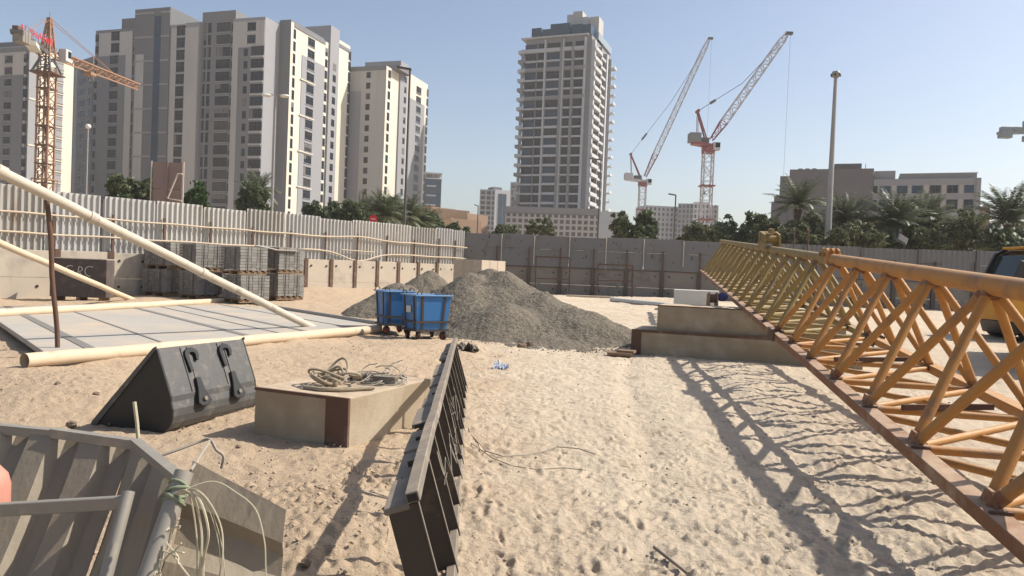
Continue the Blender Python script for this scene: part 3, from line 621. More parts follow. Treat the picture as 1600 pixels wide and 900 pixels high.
for u in (.32, .80):
    pts = [(-.012, .26), (-.035, .05)]
    outer = [(u-.03, .27), (u-.045, .12)]+[(u+.045+.09*math.cos(R(g)), .11-.075*math.sin(R(g))) for g in range(180, -30, -15)]+[(u+.115, .17)]
    inner = [(u+.085, .165)]+[(u+.045+.045*math.cos(R(g)), .115-.032*math.sin(R(g))) for g in range(-15, 195, 15)]+[(u+.012, .27)]
    MB().prism(outer+inner, FO, ax, f2, fn, .006, .034).build('hook', M['blk'], bk, bevel=.003)
for u in (.36, .86):
    o = FO+f2*.42+ax*u
    MB().prism([(-.03, -.08), (.03, -.08), (.045, .04), (.10, .17), (.05, .205), (-.05, .205), (-.085, .17), (-.045, .04)], o, ax, f2, fn, .004, .035).build('lug', M['bucket_in'], bk, bevel=.004)
    c = o+f2*.14+fn*.036; MB().tube([c, c+fn*.022], .022, 12).build('bolt', M['dusty'], bk)
for u in (.27, .355, .78, .865):
    MB().beam(FO+ax*u+f2*.02+fn*.004, FO+ax*u+f2*.46+fn*.004, .014, .012, fn).build('rib', M['bucket'], bk)

# ------------------------------------------------------------------ concrete counterweight block with cable coil
def cblock(name, label, P, f, s, w, l, z0, z1, m, trims):
    f = Vector((*f, 0)).normalized(); s = Vector((*s, 0)).normalized(); o = Vector((*P, 0)); t = thing(name, label, 'concrete block', (P[0], P[1], z0))
    q = [o, o+f*w, o+f*w+s*l, o+s*l]; mb = MB(); mb.hexa([Vector((p.x, p.y, z0)) for p in q]+[Vector((p.x, p.y, z1)) for p in q]); mb.build('block_body', m, t, bevel=.014, segs=2)
    for k, (u0, u1, v0, v1) in enumerate(trims):   # steel plates on the front face
        mb = MB(); n = Vector((f.y, -f.x, 0)); n = n if n.dot(s) < 0 else -n
        c = [o+f*(w*u0)+n*.004, o+f*(w*u1)+n*.004]; d = s*.03
        mb.hexa([Vector((p.x, p.y, z0+(z1-z0)*v0)) for p in (c[0], c[1], c[1]+d, c[0]+d)]+[Vector((p.x, p.y, z0+(z1-z0)*v1)) for p in (c[0], c[1], c[1]+d, c[0]+d)]); mb.build('steel_trim', M['rust'], t)
    return t, o, f, s
FRc = Vector((-1.40, 6.49)); ff = Vector((.92, -.39)); ff.normalize(); FLc = FRc-ff*1.05
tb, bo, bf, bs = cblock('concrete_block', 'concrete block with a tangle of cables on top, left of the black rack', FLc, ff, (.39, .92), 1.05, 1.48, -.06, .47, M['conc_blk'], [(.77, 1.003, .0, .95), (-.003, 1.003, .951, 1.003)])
def blk(u, v, z=.47): return bo+bf*u+bs*v+Vector((0, 0, z))
rs = random.Random(21)
hose = MB()
for k in range(9):
    cx, cv = .50+rs.uniform(-.1, .1), .46+rs.uniform(-.1, .1); ra, rb = rs.uniform(.1, .21), rs.uniform(.08, .16); ph = rs.uniform(0, 6); tl = rs.uniform(-.25, .25)
    n = 22; span = rs.uniform(4.2, 6.6)
    hose.tube([blk(cx+ra*math.cos(ph+span*i/n), cv+rb*math.sin(ph+span*i/n), .49+.01*k+.035*(1+math.sin(ph*3+span*i/n*1.7))+(.09*max(0, math.sin(span*i/n+ph))**2 if k in (2, 5, 7) else 0)) for i in range(n+1)], .0125, 7)
hose.tube([blk(.42, .18, .49), blk(.62, .16, .492), blk(.8, .24, .492), blk(.98, .5, .495)], .02, 8)
tag(hose.build('hose_coil', M['rope'], smooth=True), 'thick dusty hose coil on the concrete block', 'hose')
wr = MB()
for k in range(26):
    cx, cv = .66+rs.uniform(-.12, .2), .95+rs.uniform(-.2, .2); ra, rb = rs.uniform(.08, .22), rs.uniform(.06, .2); ph = rs.uniform(0, 6); n = 16; span = rs.uniform(2.5, 6); hh = rs.uniform(.05, .2) if k > 17 else rs.uniform(.0, .06)
    wr.tube([blk(cx+ra*math.cos(ph+span*i/n), cv+rb*math.sin(ph+span*i/n), .476+.05*rs.random()*.3+hh*(.5+.5*math.sin(span*i/n+ph))) for i in range(n+1)], .0055, 5)
tag(wr.build('wire_tangle', M['wire'], smooth=True), 'loose thin wire tangle at the back of the concrete block', 'wire')
m = MB(); m.box(blk(.86, .88, .515), (.24, .1, .08), R(-10)); tag(m.build('metal_fitting', M['dusty'], bevel=.012, segs=2), 'small dusty metal fitting beside the wire tangle on the block', 'fitting')
m = MB(); m.box(blk(.6, .9, .52), (.3, .07, .06), R(35)); tag(m.build('dark_bar', M['pile'], bevel=.01), 'short dark bar under the wires on the block', 'bar')

# ------------------------------------------------------------------ black steel rack along the middle
rk = thing('steel_rack', 'long black steel rack of upright slats leaning left beside the sand track', 'steel rack', (-.4, 3.4, 0))
r0 = Vector((-.205, 3.25, 0)); r1 = Vector((-.60, 10.75, 0)); re = (r1-r0).normalized(); RL = (r1-r0).length; nl = Vector((-re.y, re.x, 0)); ru = (up+nl*.30).normalized(); rn = re.cross(ru); rn = rn if rn.x < 0 else -rn
H = .685
def rp(s, h, o=0): p = r0+re*s; return p+ru*h+rn*o+Vector((0, 0, gzf(p.x, p.y)*.8-.02))
def slat(s, w, o, th, h0, h1, m, nm):
    mb = MB(); mb.hexa([rp(s, h0, o), rp(s+w, h0, o), rp(s+w, h0, o+th), rp(s, h0, o+th), rp(s, h1, o), rp(s+w, h1, o), rp(s+w, h1, o+th), rp(s, h1, o+th)]); mb.build(nm, m, rk)
def seg(nm, s0, s1, h, o, w, th, m, bv=.004, jog=0):
    mb = MB(); n = max(1, int((s1-s0)/.6))
    P = [rp(s0+(s1-s0)*i/n, h, o) for i in range(n+1)]
    for a, b in zip(P, P[1:]): mb.beam(a, b+re*.001, w, th, ru)
    mb.build(nm, m, rk, bevel=bv)
seg('top_rail', 0, RL, H, .0, .062, .05, M['dusty']); seg('bottom_rail', .1, RL, .03, .012, .05, .05, M['dusty'])
mb = MB(); mb.beam(rp(-.003, H, 0), rp(.004, H, 0), .046, .034, ru); mb.build('tube_bore', M['hole'], rk)
for k in range(13):   # deep fins set across the rack, light passes between them
    s = .01+k*.585+.05*((k*5) % 3); d = .112+.025*((k*7) % 3 == 0)
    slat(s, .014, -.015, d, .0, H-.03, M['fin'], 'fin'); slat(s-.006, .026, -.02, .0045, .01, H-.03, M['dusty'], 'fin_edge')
for k in range(6):
    s = .5+k*1.15; slat(s, .05, .115, .012, .02, H-.05, M['black'], 'back_plate')
cuts = [0, .42, .98, 1.6, 1.75, 2.35, 2.75, 3.5, 4.1, 4.9, 5.6, 6.4, RL]
for k in range(12):
    o = .082+.012*((k*5) % 3); h = H-.035-.012*((k*3) % 4)+(.03 if k in (3, 5) else 0)
    seg('top_plate', cuts[k]+.004, cuts[k+1]-.012, h, o, .115-.02*((k*3) % 2), .03, M['dusty'] if k not in (3, 5) else M['black'])
mb = MB()
for k in range(2):
    s = rs.uniform(.8, 4.5); h = rs.uniform(.3, .6); mb.tube([rp(s+.18*math.sin(i*.9+k)*i/8, h-.06*i+.04*math.sin(i*1.7+k), -.03-.012*math.sin(i*.8)) for i in range(9)], .002, 5)
for k in range(7):
    c = rs.choice(((1.05, .5), (2.1, .33), (3.2, .5), (2.3, .3))); mb.tube([rp(c[0]+.1*math.cos(i*.75+k), c[1]+.06*math.sin(i*.75+k*2), -.04-.02*math.sin(i*.5+k)) for i in range(10)], .002, 5)
mb.tube([rp(.9+.3*i, .42+.1*math.sin(i*2.2), -.04-.012*(i % 2)) for i in range(11)], .0018, 5)
tag(mb.build('binding_wire', M['wire'], smooth=True), 'loose binding wire looped on the right side of the black rack', 'wire')

# ------------------------------------------------------------------ broken sheet metal bin at the lower left
sk_ = thing('metal_skip', 'broken corrugated sheet metal bin with tube frame in the near left corner', 'metal bin', (-1.5, 2.7, 0))
def csheet(nm, A0, A1, B0, B1, n, dep, m, flip=1, ridge_along=True, prof=((0, 0), (.42, 0), (.56, 1), (.82, 1)), jag=0):
    """ribbed quad; A0-A1 top edge, B0-B1 bottom edge, ribs run top to bottom"""
    nrm = (A1-A0).cross(B0-A0).normalized()*flip; us = []
    for k in range(n):
        for u, d in prof: us.append(((k+u)/n, d*dep))
    us.append((1, 0)); N = len(us); rows = 9; vs = []
    for s in (0, -.004):
        for i in range(rows):
            for u, d in us:
                f = i/(rows-1); p = A0.lerp(A1, u).lerp(B0.lerp(B1, u), f)+nrm*(d+s+.012*math.sin(u*9+f*5)*math.sin(f*math.pi))
                if jag and i == 0: p = p+(B0-A0).normalized()*jag*rs.random()
                vs.append(p)
    fs = []; W = N*rows
    for i in range(rows-1):
        for j in range(N-1):
            a = i*N+j; fs += [(a, a+1, a+N+1, a+N), (W+a+1, W+a, W+a+N, W+a+N+1)]
    for j in range(N-1): fs += [(j+1, j, W+j, W+j+1), (W-N+j, W-N+j+1, 2*W-N+j+1, 2*W-N+j)]
    for i in range(rows-1): fs += [(i*N, i*N+N, W+i*N+N, W+i*N), ((i+1)*N-1+N, (i+1)*N-1, W+(i+1)*N-1, W+(i+1)*N-1+N)]
    return MB().add(vs, fs).build(nm, m, sk_)
A0 = at(-170, 650, 3.3); A1 = at(211, 690, 3.05); B0 = Vector((A0.x+.05, 2.55, -.03)); B1 = Vector((A1.x-.02, 2.42, -.03))
csheet('back_sheet', A0, A1, B0, B1, 5, .045, M['galv_dk'], 1)
C1 = at(284, 748, 2.62); D1 = Vector((C1.x-.06, 2.2, -.03)); csheet('corner_sheet', A1, C1, B1, D1, 2, .04, M['galv_dk'], 1)
E0 = at(300, 719, 2.78); E1 = at(447, 797, 2.72); Eb0 = Vector((E0.x-.05, 2.25, -.05)); Eb1 = Vector((E1.x+.03, 2.42, -.05))
csheet('side_sheet', E0, Eb0, E1, Eb1, 3, .035, M['galv_dk'], -1, jag=.012)
A00 = A0+up*.0
def lip(a, b, nm):
    mb = MB(); d = (b-a).normalized(); mb.beam(a+up*.006, b+up*.006, .04, .005, up); mb.beam(a+up*(-.012)+Vector((.0, -.02, 0)), b+up*(-.012)+Vector((0, -.02, 0)), .004, .034, up); mb.build(nm, M['galv_lip'], sk_)
lip(A0, at(85, 674, 3.14), 'rim_lip'); lip(at(83, 672, 3.13), A1, 'rim_lip'); lip(A1+Vector((0, 0, .004)), C1, 'rim_lip')
p2t = at(288, 737, 2.52); p2b = Vector((-1.22, 1.98, gzf(-1.2, 2)-.05)); MB().tube([p2t, p2b], .031, 18).build('frame_tube', M['galv_lip'], sk_, smooth=True)
p1t = at(201, 768, 2.6); p1b = Vector((p1t.x-.0, 2.14, gzf(-1.3, 2.1)-.05)); MB().tube([p1t, p1b], .0215, 16).build('frame_tube', M['galv_lip'], sk_, smooth=True)
MB().beam(at(-170, 806, 2.66), at(194, 785, 2.60), .03, .046).build('cross_bar', M['galv_lip'], sk_, bevel=.003)
d2 = (p2b-p2t).normalized(); mb = MB()
for k in range(5):
    c = p2t+d2*(.05+.014*k); e = d2.cross(up).normalized(); g_ = d2.cross(e)
    mb.tube([c+(e*math.cos(i*.52)+g_*math.sin(i*.52))*(.0335+.003*(k % 2))+d2*(.014*math.sin(i*.52+k*1.7)) for i in range(13)], .005, 6)
tag(mb.build('green_binding', M['green'], smooth=True), 'green strap wound round the top of the frame tube', 'strap')
def spl(P, n=8):
    P = [Vector(p) for p in P]; P = [P[0]*2-P[1]]+P+[P[-1]*2-P[-2]]; out = []
    for i in range(1, len(P)-2):
        for k in range(n):
            t = k/n; a, b, c, d = P[i-1:i+3]; out.append(.5*((2*b)+(c-a)*t+(2*a-5*b+4*c-d)*t*t+(3*b-a-3*c+d)*t**3))
    return out+[P[-2]]
mb = MB(); c = p2t+d2*.07
for k in range(6):
    L_ = rs.uniform(.16, .55); sx = rs.uniform(.05, .13); j = rs.uniform(-.02, .03)
    mb.tube(spl([c+Vector((.0, -.03, 0)), c+Vector((.03+sx*.5, -.045, .012+j*.3)), c+Vector((.03+sx, -.05+j, -L_*.28)), c+Vector((.03+sx+j, -.055, -L_*.62)), c+Vector((.02+sx+rs.uniform(-.05, .02), -.06+j, -L_))], 6), .0016+.0014*(k % 3), 5)
for k in range(9):
    q = [c+d2*rs.uniform(.03, .26)+Vector((.03, -.03, 0))]
    for i in range(4): q.append(q[-1]+Vector((rs.uniform(-.012, .05), rs.uniform(-.02, .0), rs.uniform(-.045, .03))))
    mb.tube(spl(q, 4), .0028, 5)
mb.tube(spl([c+Vector((.0, -.03, .0)), at(330, 752, 2.5), at(370, 770, 2.5), at(400, 797, 2.48), at(413, 845, 2.46), at(415, 880, 2.45), at(416, 930, 2.44)], 6), .0026, 5)
tag(mb.build('frayed_straps', M['strand'], smooth=True), 'frayed pale straps hanging from the green binding', 'strap')
mb = MB(); mb.tube(spl([at(240, 716, 3.0), at(280, 702, 3.05), at(312, 690, 3.1), at(328, 687, 3.1), at(338, 703, 3.1), at(349, 713, 3.1), at(346, 732, 3.1)], 5), .006, 6); mb.tube([at(298, 735, 2.7), at(327, 689, 3.09)], .006, 6)
tag(mb.build('bent_cable', M['wire'], smooth=True), 'bent grey cable sticking up behind the metal bin', 'cable')
mb = MB(); mb.tube([at(217, 699, 3.15), at(214, 660, 3.15), at(210, 628, 3.15)], .008, 7); tag(mb.build('wire_stub', M['strand'], smooth=True), 'short pale rod standing up behind the bin rim', 'rod')
c = at(-31, 768, 2.7); mb = MB(); mb.tube([c-up*.07, c-up*.06, c+up*.02, c+up*.06, c+up*.09, c+up*.105], [.085, .095, .095, .085, .06, .02], 20); tag(mb.build('plastic_container', M['pink'], smooth=True), 'faded red plastic container at the left edge above the crossbar', 'container')

# ------------------------------------------------------------------ blue wheeled bins
def bin_(label, px, py, D, rz, w, l, lab):
    p = at(px, py, D); zz = gzf(p.x, p.y); t = thing('wheeled_bin', label, 'wheeled bin', (p.x, p.y, zz), R(rz), 'blue wheeled bins before the gravel'); T = WM[t.name]
    z0, z1 = .25, 1.02; tp = .86
    def ring(wd, ln, z): return [T @ Vector(q) for q in ((-wd/2, -ln/2, z), (wd/2, -ln/2, z), (wd/2, ln/2, z), (-wd/2, ln/2, z))]
    m = MB(); O0, O1 = ring(w*tp, l*tp, z0), ring(w, l, z1); I0, I1 = ring(w*tp-.04, l*tp-.04, z0+.03), ring(w-.04, l-.04, z1)
    vs = O0+O1+I0+I1; fs = [(3, 2, 1, 0), (8, 9, 10, 11)]
    for i in range(4): j = (i+1) % 4; fs += [(i, j, 4+j, 4+i), (8+j, 8+i, 12+i, 12+j), (4+i, 4+j, 12+j, 12+i)]
    m.add(vs, fs); m.build('tub', M['blue'], t, bevel=.012, segs=2)
    m = MB()
    for sx in (-1, 1): m.box(T @ Vector((sx*(w/2+.012), 0, z1+.004)), (.055, l+.08, .035), R(rz))
    for sy in (-1, 1): m.box(T @ Vector((0, sy*(l/2+.012), z1+.003)), (w-.03, .055, .033), R(rz))
    m.build('rim', M['bluetrim'], t, bevel=.008)
    m = MB()
    for u in (-.33, .33):
        for sy in (-1, 1): m.beam(T @ Vector((u*w*tp, sy*(l*tp/2+.012), z0)), T @ Vector((u*w, sy*(l/2+.012), z1)), .055, .014, T.to_3x3() @ Vector((0, 1, 0)))
        for sx in (-1, 1): m.beam(T @ Vector((sx*(w*tp/2+.012), u*l*tp, z0)), T @ Vector((sx*(w/2+.012), u*l, z1)), .055, .014, T.to_3x3() @ Vector((1, 0, 0)))
    m.build('side_strap', M['strap'], t)
    k = .91; m = MB()
    for sx in (-1, 1): m.box(T @ Vector((sx*(w*k/2+.016), 0, z0+.17)), (.012, l*k+.05, .05), R(rz)); m.box(T @ Vector((sx*(w*tp/2+.005), 0, z0-.02)), (.06, l*tp+.07, .05), R(rz))
    for sy in (-1, 1): m.box(T @ Vector((0, sy*(l*k/2+.016), z0+.17)), (w*k+.03, .012, .05), R(rz)); m.box(T @ Vector((0, sy*(l*tp/2+.005), z0-.021)), (w*tp-.04, .06, .05), R(rz))
    m.build('base_frame', M['strap'], t)
    for sx in (-1, 1):
        for sy in (-1, 1):
            c = Vector((sx*w*.36, sy*l*.36, .1)); a_ = rs.uniform(-.6, .6); e = Vector((math.cos(a_), math.sin(a_), 0))
            m = MB(); m.tube([T @ (c-e*.03), T @ (c+e*.03)], .1, 18); wh = m.build('wheel', M['tyre'], t, bevel=.008)
            m = MB(); m.tube([T @ (c-e*.034), T @ (c+e*.034)], .058, 14); m.build('rim', M['redrim'], wh)
            m = MB()
            for s in (-1, 1): m.beam(T @ (c+e*.045*s), T @ (c+e*.045*s+Vector((0, 0, .14))), .012, .05, (e.y, -e.x, 0))
            m.build('wheel_fork', M['strap'], t)
            q = Vector((sx*w*.42, sy*l*.5, z1)); d = Vector((1, 0, 0)); m = MB(); m.tube([T @ (q+d*(.06*math.cos(R(g)))+Vector((0, 0, .10*math.sin(R(g))))) for g in range(0, 181, 20)], .012, 6); m.build('lifting_loop', M['strap'], t, smooth=True)
    if lab:
        m = MB(); m.box(T @ Vector((-w*.5*.95-.025, 0.0, .70)), (.006, .24, .15), R(rz)); m.build('label_plate', M['foam'], t)
    return t
bin_('blue wheeled bin on the left, partly behind the other', 614, 523, 17.9, 27, .72, .80, False)
bin_('larger blue wheeled bin with a pale label plate', 664, 530, 17.1, 33, .88, .78, True)

# ------------------------------------------------------------------ slabs under the crane jib
fR = Vector((.947, -.322)); sR = (.322, .947)
z0 = gzf(4, 15)-.08
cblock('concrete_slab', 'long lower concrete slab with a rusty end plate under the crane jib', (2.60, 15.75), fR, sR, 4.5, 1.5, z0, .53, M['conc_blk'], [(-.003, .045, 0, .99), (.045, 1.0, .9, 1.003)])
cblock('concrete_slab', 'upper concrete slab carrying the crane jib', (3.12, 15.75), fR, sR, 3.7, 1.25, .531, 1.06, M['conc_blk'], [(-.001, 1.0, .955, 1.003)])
p = G(957, 556); m = MB(); m.box((p.x+.15, p.y, p.z+.05), (.5, .3, .06), R(-12)); m.box((p.x+.3, p.y+.06, p.z+.1), (.35, .3, .05), R(-20)); tag(m.build('plank_scrap', M['wood']), 'dark plank scraps at the left end of the slabs', 'planks')

# ------------------------------------------------------------------ tower crane jib lying across the slabs
ja = ray(1021, 360).normalized(); jb = Vector((ja.y, -ja.x, 0)).normalized(); jc = jb.cross(ja); jc = jc if jc.z > 0 else -jc
JO = at(1212, 522, 11.3); JW, JH, PN = 1.40, 1.18, 1.235
jp = lambda s, k: JO+ja*s+(jb*JW*.5*k[0] + jb*JW*.5)+jc*JH*k[1]
NB, FBk, TP = (-1, 0), (1, 0), (0, 1)
jib = thing('crane_jib', 'long orange and faded yellow lattice crane jib lying across concrete slabs', 'crane jib', (JO.x, JO.y, 0))
S0 = .12
def chord(s0, s1, k, r, m, nm, boxy=False):
    mb = MB()
    if boxy:
        mb.beam(jp(s0, k)+jc*.0, jp(s1, k), .085, .07, jc); mb.beam(jp(s0, k)+jc*.041, jp(s1, k)+jc*.041, .13, .012, jc); mb.beam(jp(s0, k)-jb*.049-jc*.01, jp(s1, k)-jb*.049-jc*.01, .01, .085, jc)
        mb.build(nm, M['chord'] if k == NB else m, jib, bevel=.004)
    else:
        mb.tube([jp(s0+(s1-s0)*i/6, k) for i in range(7)], r, 16); mb.build(nm, m, jib, smooth=True)
def lattice(i0, i1, m, near, stuff):
    for i in range(i0, i1):
        s = S0+i*PN; h = s+PN/2
        items = [(jp(s, NB)+jb*.01, jp(h, TP), .039), (jp(s+PN, NB), jp(h, TP), .039), (jp(s, FBk), jp(h, TP), .036), (jp(s+PN, FBk), jp(h, TP), .036),
                 (jp(s, NB), jp(s, FBk), .034), (jp(s, NB), jp(s+PN, FBk), .03), (jp(s+PN, NB)-jc*.035, jp(s, FBk)-jc*.035, .03)]
        for a, b, r in items:
            if stuff is None:
                d_ = (b-a).normalized(); mb = MB(); mb.tube([a, b], r, 12)
                for p_, q_ in ((a+d_*.05, a+d_*(.10+.03*(i % 3))), (b-d_*.13, b-d_*.085)): mb.tube([p_, q_], r*1.07, 12, m=1)
                mb.build('brace', [m, M['chord']], jib, smooth=True)
            else: stuff.tube([a, b], r, 8)
        if near and i > -12:
            for k in (NB,):
                c = jp(s, k); mb = MB(); mb.prism([(-.11, 0), (.11, 0), (.04, .10), (-.04, .10)], c+jb*.02+jc*.03, ja, jc, jb, -.01, .01); mb.build('gusset', M['chord'], jib)
                mb = MB(); mb.beam(c+jc*.056-ja*.17-jb*.05, c+jc*.056-ja*.17+jb*.07, .02, .018, jc); mb.build('weld_bar', M['rust'], jib)
sN0 = -14.6
for k, r in ((TP, .082),): chord(sN0, -.08, k, r, M['orange'], 'top_chord')
chord(sN0, -.08, NB, 0, M['orange'], 'bottom_chord', True); chord(sN0, -.08, FBk, 0, M['orange'], 'bottom_chord', True)
chord(.06, 17.9, TP, .075, M['olive'], 'top_chord'); chord(.06, 17.9, NB, 0, M['olive'], 'bottom_chord', True); chord(.06, 17.9, FBk, 0, M['olive'], 'bottom_chord', True)
lattice(-11, 0, M['orange'], True, None); lattice(0, 3, M['olive'], True, None)
st = MB(); lattice(3, 14, M['olive'], False, st); o = st.build('far_bracing', M['olive'], jib, smooth=True); o['kind'] = 'stuff'
for sgn, mm in ((-.12, 'orange'), (.10, 'olive')):
    mb = MB()
    for o_ in (-.075, .0, .075): mb.prism([(-.16, -.11), (.16, -.11), (.16, .1), (.05, .13), (-.05, .13), (-.16, .1)], jp(sgn, TP)+jb*o_+jc*.03, ja, jc, jb, -.014, .014)
    mb.tube([jp(sgn, TP)-jb*.13+jc*.06, jp(sgn, TP)+jb*.13+jc*.06], .03, 10); mb.build('joint_lug', M[mm], jib, bevel=.003)
    for k in (NB, FBk):
        mb = MB()
        for o_ in (-.07, .07): mb.prism([(-.14, -.08), (.14, -.08), (.14, .08), (-.14, .08)], jp(sgn, k)+jb*o_, ja, jc, jb, -.012, .012)
        mb.build('joint_lug', M['rust'], jib)
c = jp(5.9, TP); mb = MB()
for o_ in (-.16, .16): mb.prism([(-.5, -.05), (.55, -.05), (.45, .25), (.1, .34), (-.4, .28)], c+jb*o_+jc*.05, ja, jc, jb, -.02, .02)
mb.tube([c-jb*.2+jc*.28+ja*.2, c+jb*.2+jc*.28+ja*.2], .12, 14); mb.tube([c-jb*.2+jc*.22-ja*.25, c+jb*.2+jc*.22-ja*.25], .09, 14); mb.beam(c-ja*.5+jc*.4, c+ja*.1+jc*.42, .05, .1); mb.build('pulley_block', M['olive'], jib)
for s in (1.6, 2.9):
    c = jp(s, TP); mb = MB(); mb.tube([c+jc*.08, c+jc*.3+ja*.02, c+jc*.42+ja*.05, c+jc*.46+ja*.14, c+jc*.42+ja*.18], .012, 6); mb.build('rope_guide', M['rust'], jib, smooth=True)
for s, u, L_ in ((-4.95, .45, 1.1), (-2.5, .55, 1.5), (-6.9, .4, .9)):
    c = jp(s, NB)+jb*JW*.2+jc*.06; mb = MB(); mb.beam(c, c+jb*L_*.75+ja*L_*.25, .035, .05); t_ = mb.build('steel_bar', M['rust']); tag(t_, {-4.95: 'short rusty bar lying on the orange jib bracing, middle of three', -2.5: 'rusty bar across the orange jib bracing nearest the slabs', -6.9: 'short rusty bar on the jib bracing nearest the camera'}[s], 'steel bar', 'rusty bars lying on the jib bracing')
    mb = MB(); q = c+jb*.25; mb.tube([q+Vector((.02*math.sin(i*1.4), 0, .03-.035*i)) for i in range(7)], .005, 5); mb.build('wire_tie', M['wire'], t_, smooth=True)
# small pulley block with rags beside the slab
c = at(1113, 470, 17.6); m = MB(); c.z = 1.13
c = Vector((at(1113, 470, 16.6).x, at(1113, 470, 16.6).y, 1.063)); pb = thing('hoist_block', 'small rusty orange hoist block on the back of the upper slab', 'hoist block', c, R(20)); T = WM[pb.name]
for o_ in (-.09, .09): MB().prism([(-.12, 0), (.12, 0), (.1, .26), (-.08, .3)], c+Vector((o_, 0, .0)), (0, 1, 0), up, (1, 0, 0), -.015, .015).build('side_plate', M['crane_o'], pb, bevel=.004)
MB().tube([c+Vector((-.07, 0, .16)), c+Vector((.07, 0, .16))], .1, 14).build('sheave', M['rust'], pb)
m = MB(); m.sphere(c+Vector((.22, 0, .2)), (.14, .1, .1), nu=10, nv=6); tag(m.build('blue_cloth', mat('navy_cloth', (.05, .05, .16), .9), smooth=True), 'bunched navy cloth beside the orange hoist block', 'cloth')

# ------------------------------------------------------------------ off to the right: unseen slab stack, added to cast the shade on the sand
o_ = Vector((10.75, 15.0)); dS = Vector((.56, .83)).normalized(); fS = Vector((dS.y, -dS.x))
for k in range(4):
    cblock('concrete_slab', ['bottom', 'second', 'third', 'topmost'][k]+' slab of the unseen stack added right of the jib for its shadow', o_+fS*.03*k, fS, dS, 1.6, 5.4, gzf(12, 17)-.06+.56*k, gzf(12, 17)-.06+.56*k+.555, M['conc_blk'], [])
# ------------------------------------------------------------------ site odds and ends
p = at(1087, 473, 30); zz = gzf(p.x, p.y); m = MB(); m.box((p.x, p.y, zz+.40), (1.75, .8, .84), R(-12)); fb = m.build('foam_block', M['foam'], bevel=.02); tag(fb, 'pale rectangular block lying behind the concrete slabs', 'block')
m = MB(); e = (.96, -.2); 
a = at(955, 465, 33.5); b = at(1065, 473, 30.5); a.z = gzf(a.x, a.y)+.1; b.z = gzf(b.x, b.y)+.1
m = MB(); m.tube([a, b], .1, 12); tag(m.build('white_pipe', M['foam'], smooth=True), 'pale pipe lying on the sand before the far wall', 'pipe')
a = at(885, 462, 36.5); b = at(960, 467, 35.5); a.z = gzf(a.x, a.y)+.06; b.z = gzf(b.x, b.y)+.06
m = MB(); m.tube([a, b], .05, 8); tag(m.build('thin_pipe', M['pipe'], smooth=True), 'thin pale pipe at the foot of the rusty frames', 'pipe')
def cloth(name, label, c, sx, sy, sz, m, cat, seed, nf=26):
    r_ = random.Random(seed); X = np.linspace(-1, 1, nf); XX, YY = np.meshgrid(X, X)
    Z = np.abs(fbm(XX*2.1+seed, YY*2.1, 3, seed))*2.2*sz*(1-.6*(XX**2+YY**2)/2); A = 1+.45*fbm(XX+seed, YY, 2, seed+3)
    V = np.stack([c[0]+XX*sx*A, c[1]+YY*sy*A, gz(c[0]+XX*sx, c[1]+YY*sy)+Z+.012], -1).reshape(-1, 3); i, j = np.meshgrid(np.arange(nf-1), np.arange(nf-1), indexing='ij')
    Q = np.stack([i*nf+j, i*nf+j+1, (i+1)*nf+j+1, (i+1)*nf+j], -1).reshape(-1, 4)
    o = npmesh(name, V, Q, m, None, (c[0], c[1], gzf(c[0], c[1])), True); tag(o, label, cat); return o
p = G(783, 579); cloth('rag', 'crumpled blue and white rag on the sand track', p, .13, .12, .14, M['rag'], 'rag', 3)
p = G(727, 548); cloth('black_sheet', 'crumpled black plastic sheet at the far end of the black rack', p, .26, .2, .16, M['black'], 'plastic sheet', 8)
p = G(845, 544); cloth('plastic_scrap', 'small pale scrap lying at the foot of the gravel heap', p, .05, .05, .04, M['foam'], 'scrap', 5)
def rock(label, px, py, r, seed):
    p = G(px, py); m = MB(); m.sphere((p.x, p.y, p.z+r*.45), (r, r*.8, r*.65), nu=12, nv=8); rr_ = random.Random(seed)
    m.v = [(x+rr_.uniform(-.16, .16)*r, y+rr_.uniform(-.16, .16)*r, z+rr_.uniform(-.16, .16)*r) for x, y, z in m.v]
    tag(m.build('stone', M['rock']), label, 'stone', 'loose stones on the sand')
rock('dark stone at the foot of the gravel heap, left of its twin', 816, 544, .11, 1); rock('dark stone at the foot of the gravel heap, right of its twin', 829, 543, .12, 2)
rock('pale lump of stone in front of the loader bucket', 112, 667, .05, 3); rock('small stone on the sand by the long cream pipe', 90, 602, .035, 4)
rock('small stone in the sand left of the concrete block', 372, 700, .025, 5); rock('fist sized stone on the dug sand by the black rack', 478, 880, .03, 6); rock('flat stone between the bucket and the pipe', 150, 618, .04, 7)
a = G(1022, 860); b = G(1075, 905); m = MB(); m.tube([a+up*.02, b+up*.03], .011, 10); rd = m.build('loose_rod', M['dusty'], smooth=True); tag(rd, 'short steel rod lying at the bottom of the sand track', 'rod')
pts = [G(x, y)+up*.012 for x, y in ((728, 655), (735, 680), (760, 707), (785, 715), (820, 713), (850, 707), (870, 700), (905, 703), (930, 712))]
m = MB(); m.tube(pts, .005, 5); pts = [G(x, y)+up*.012 for x, y in ((730, 690), (770, 718), (800, 730), (840, 736), (880, 733), (915, 737))]; m.tube(pts, .004, 5); tag(m.build('loose_wire', M['wire'], smooth=True), 'long loose wire trailing over the sand track', 'wire')

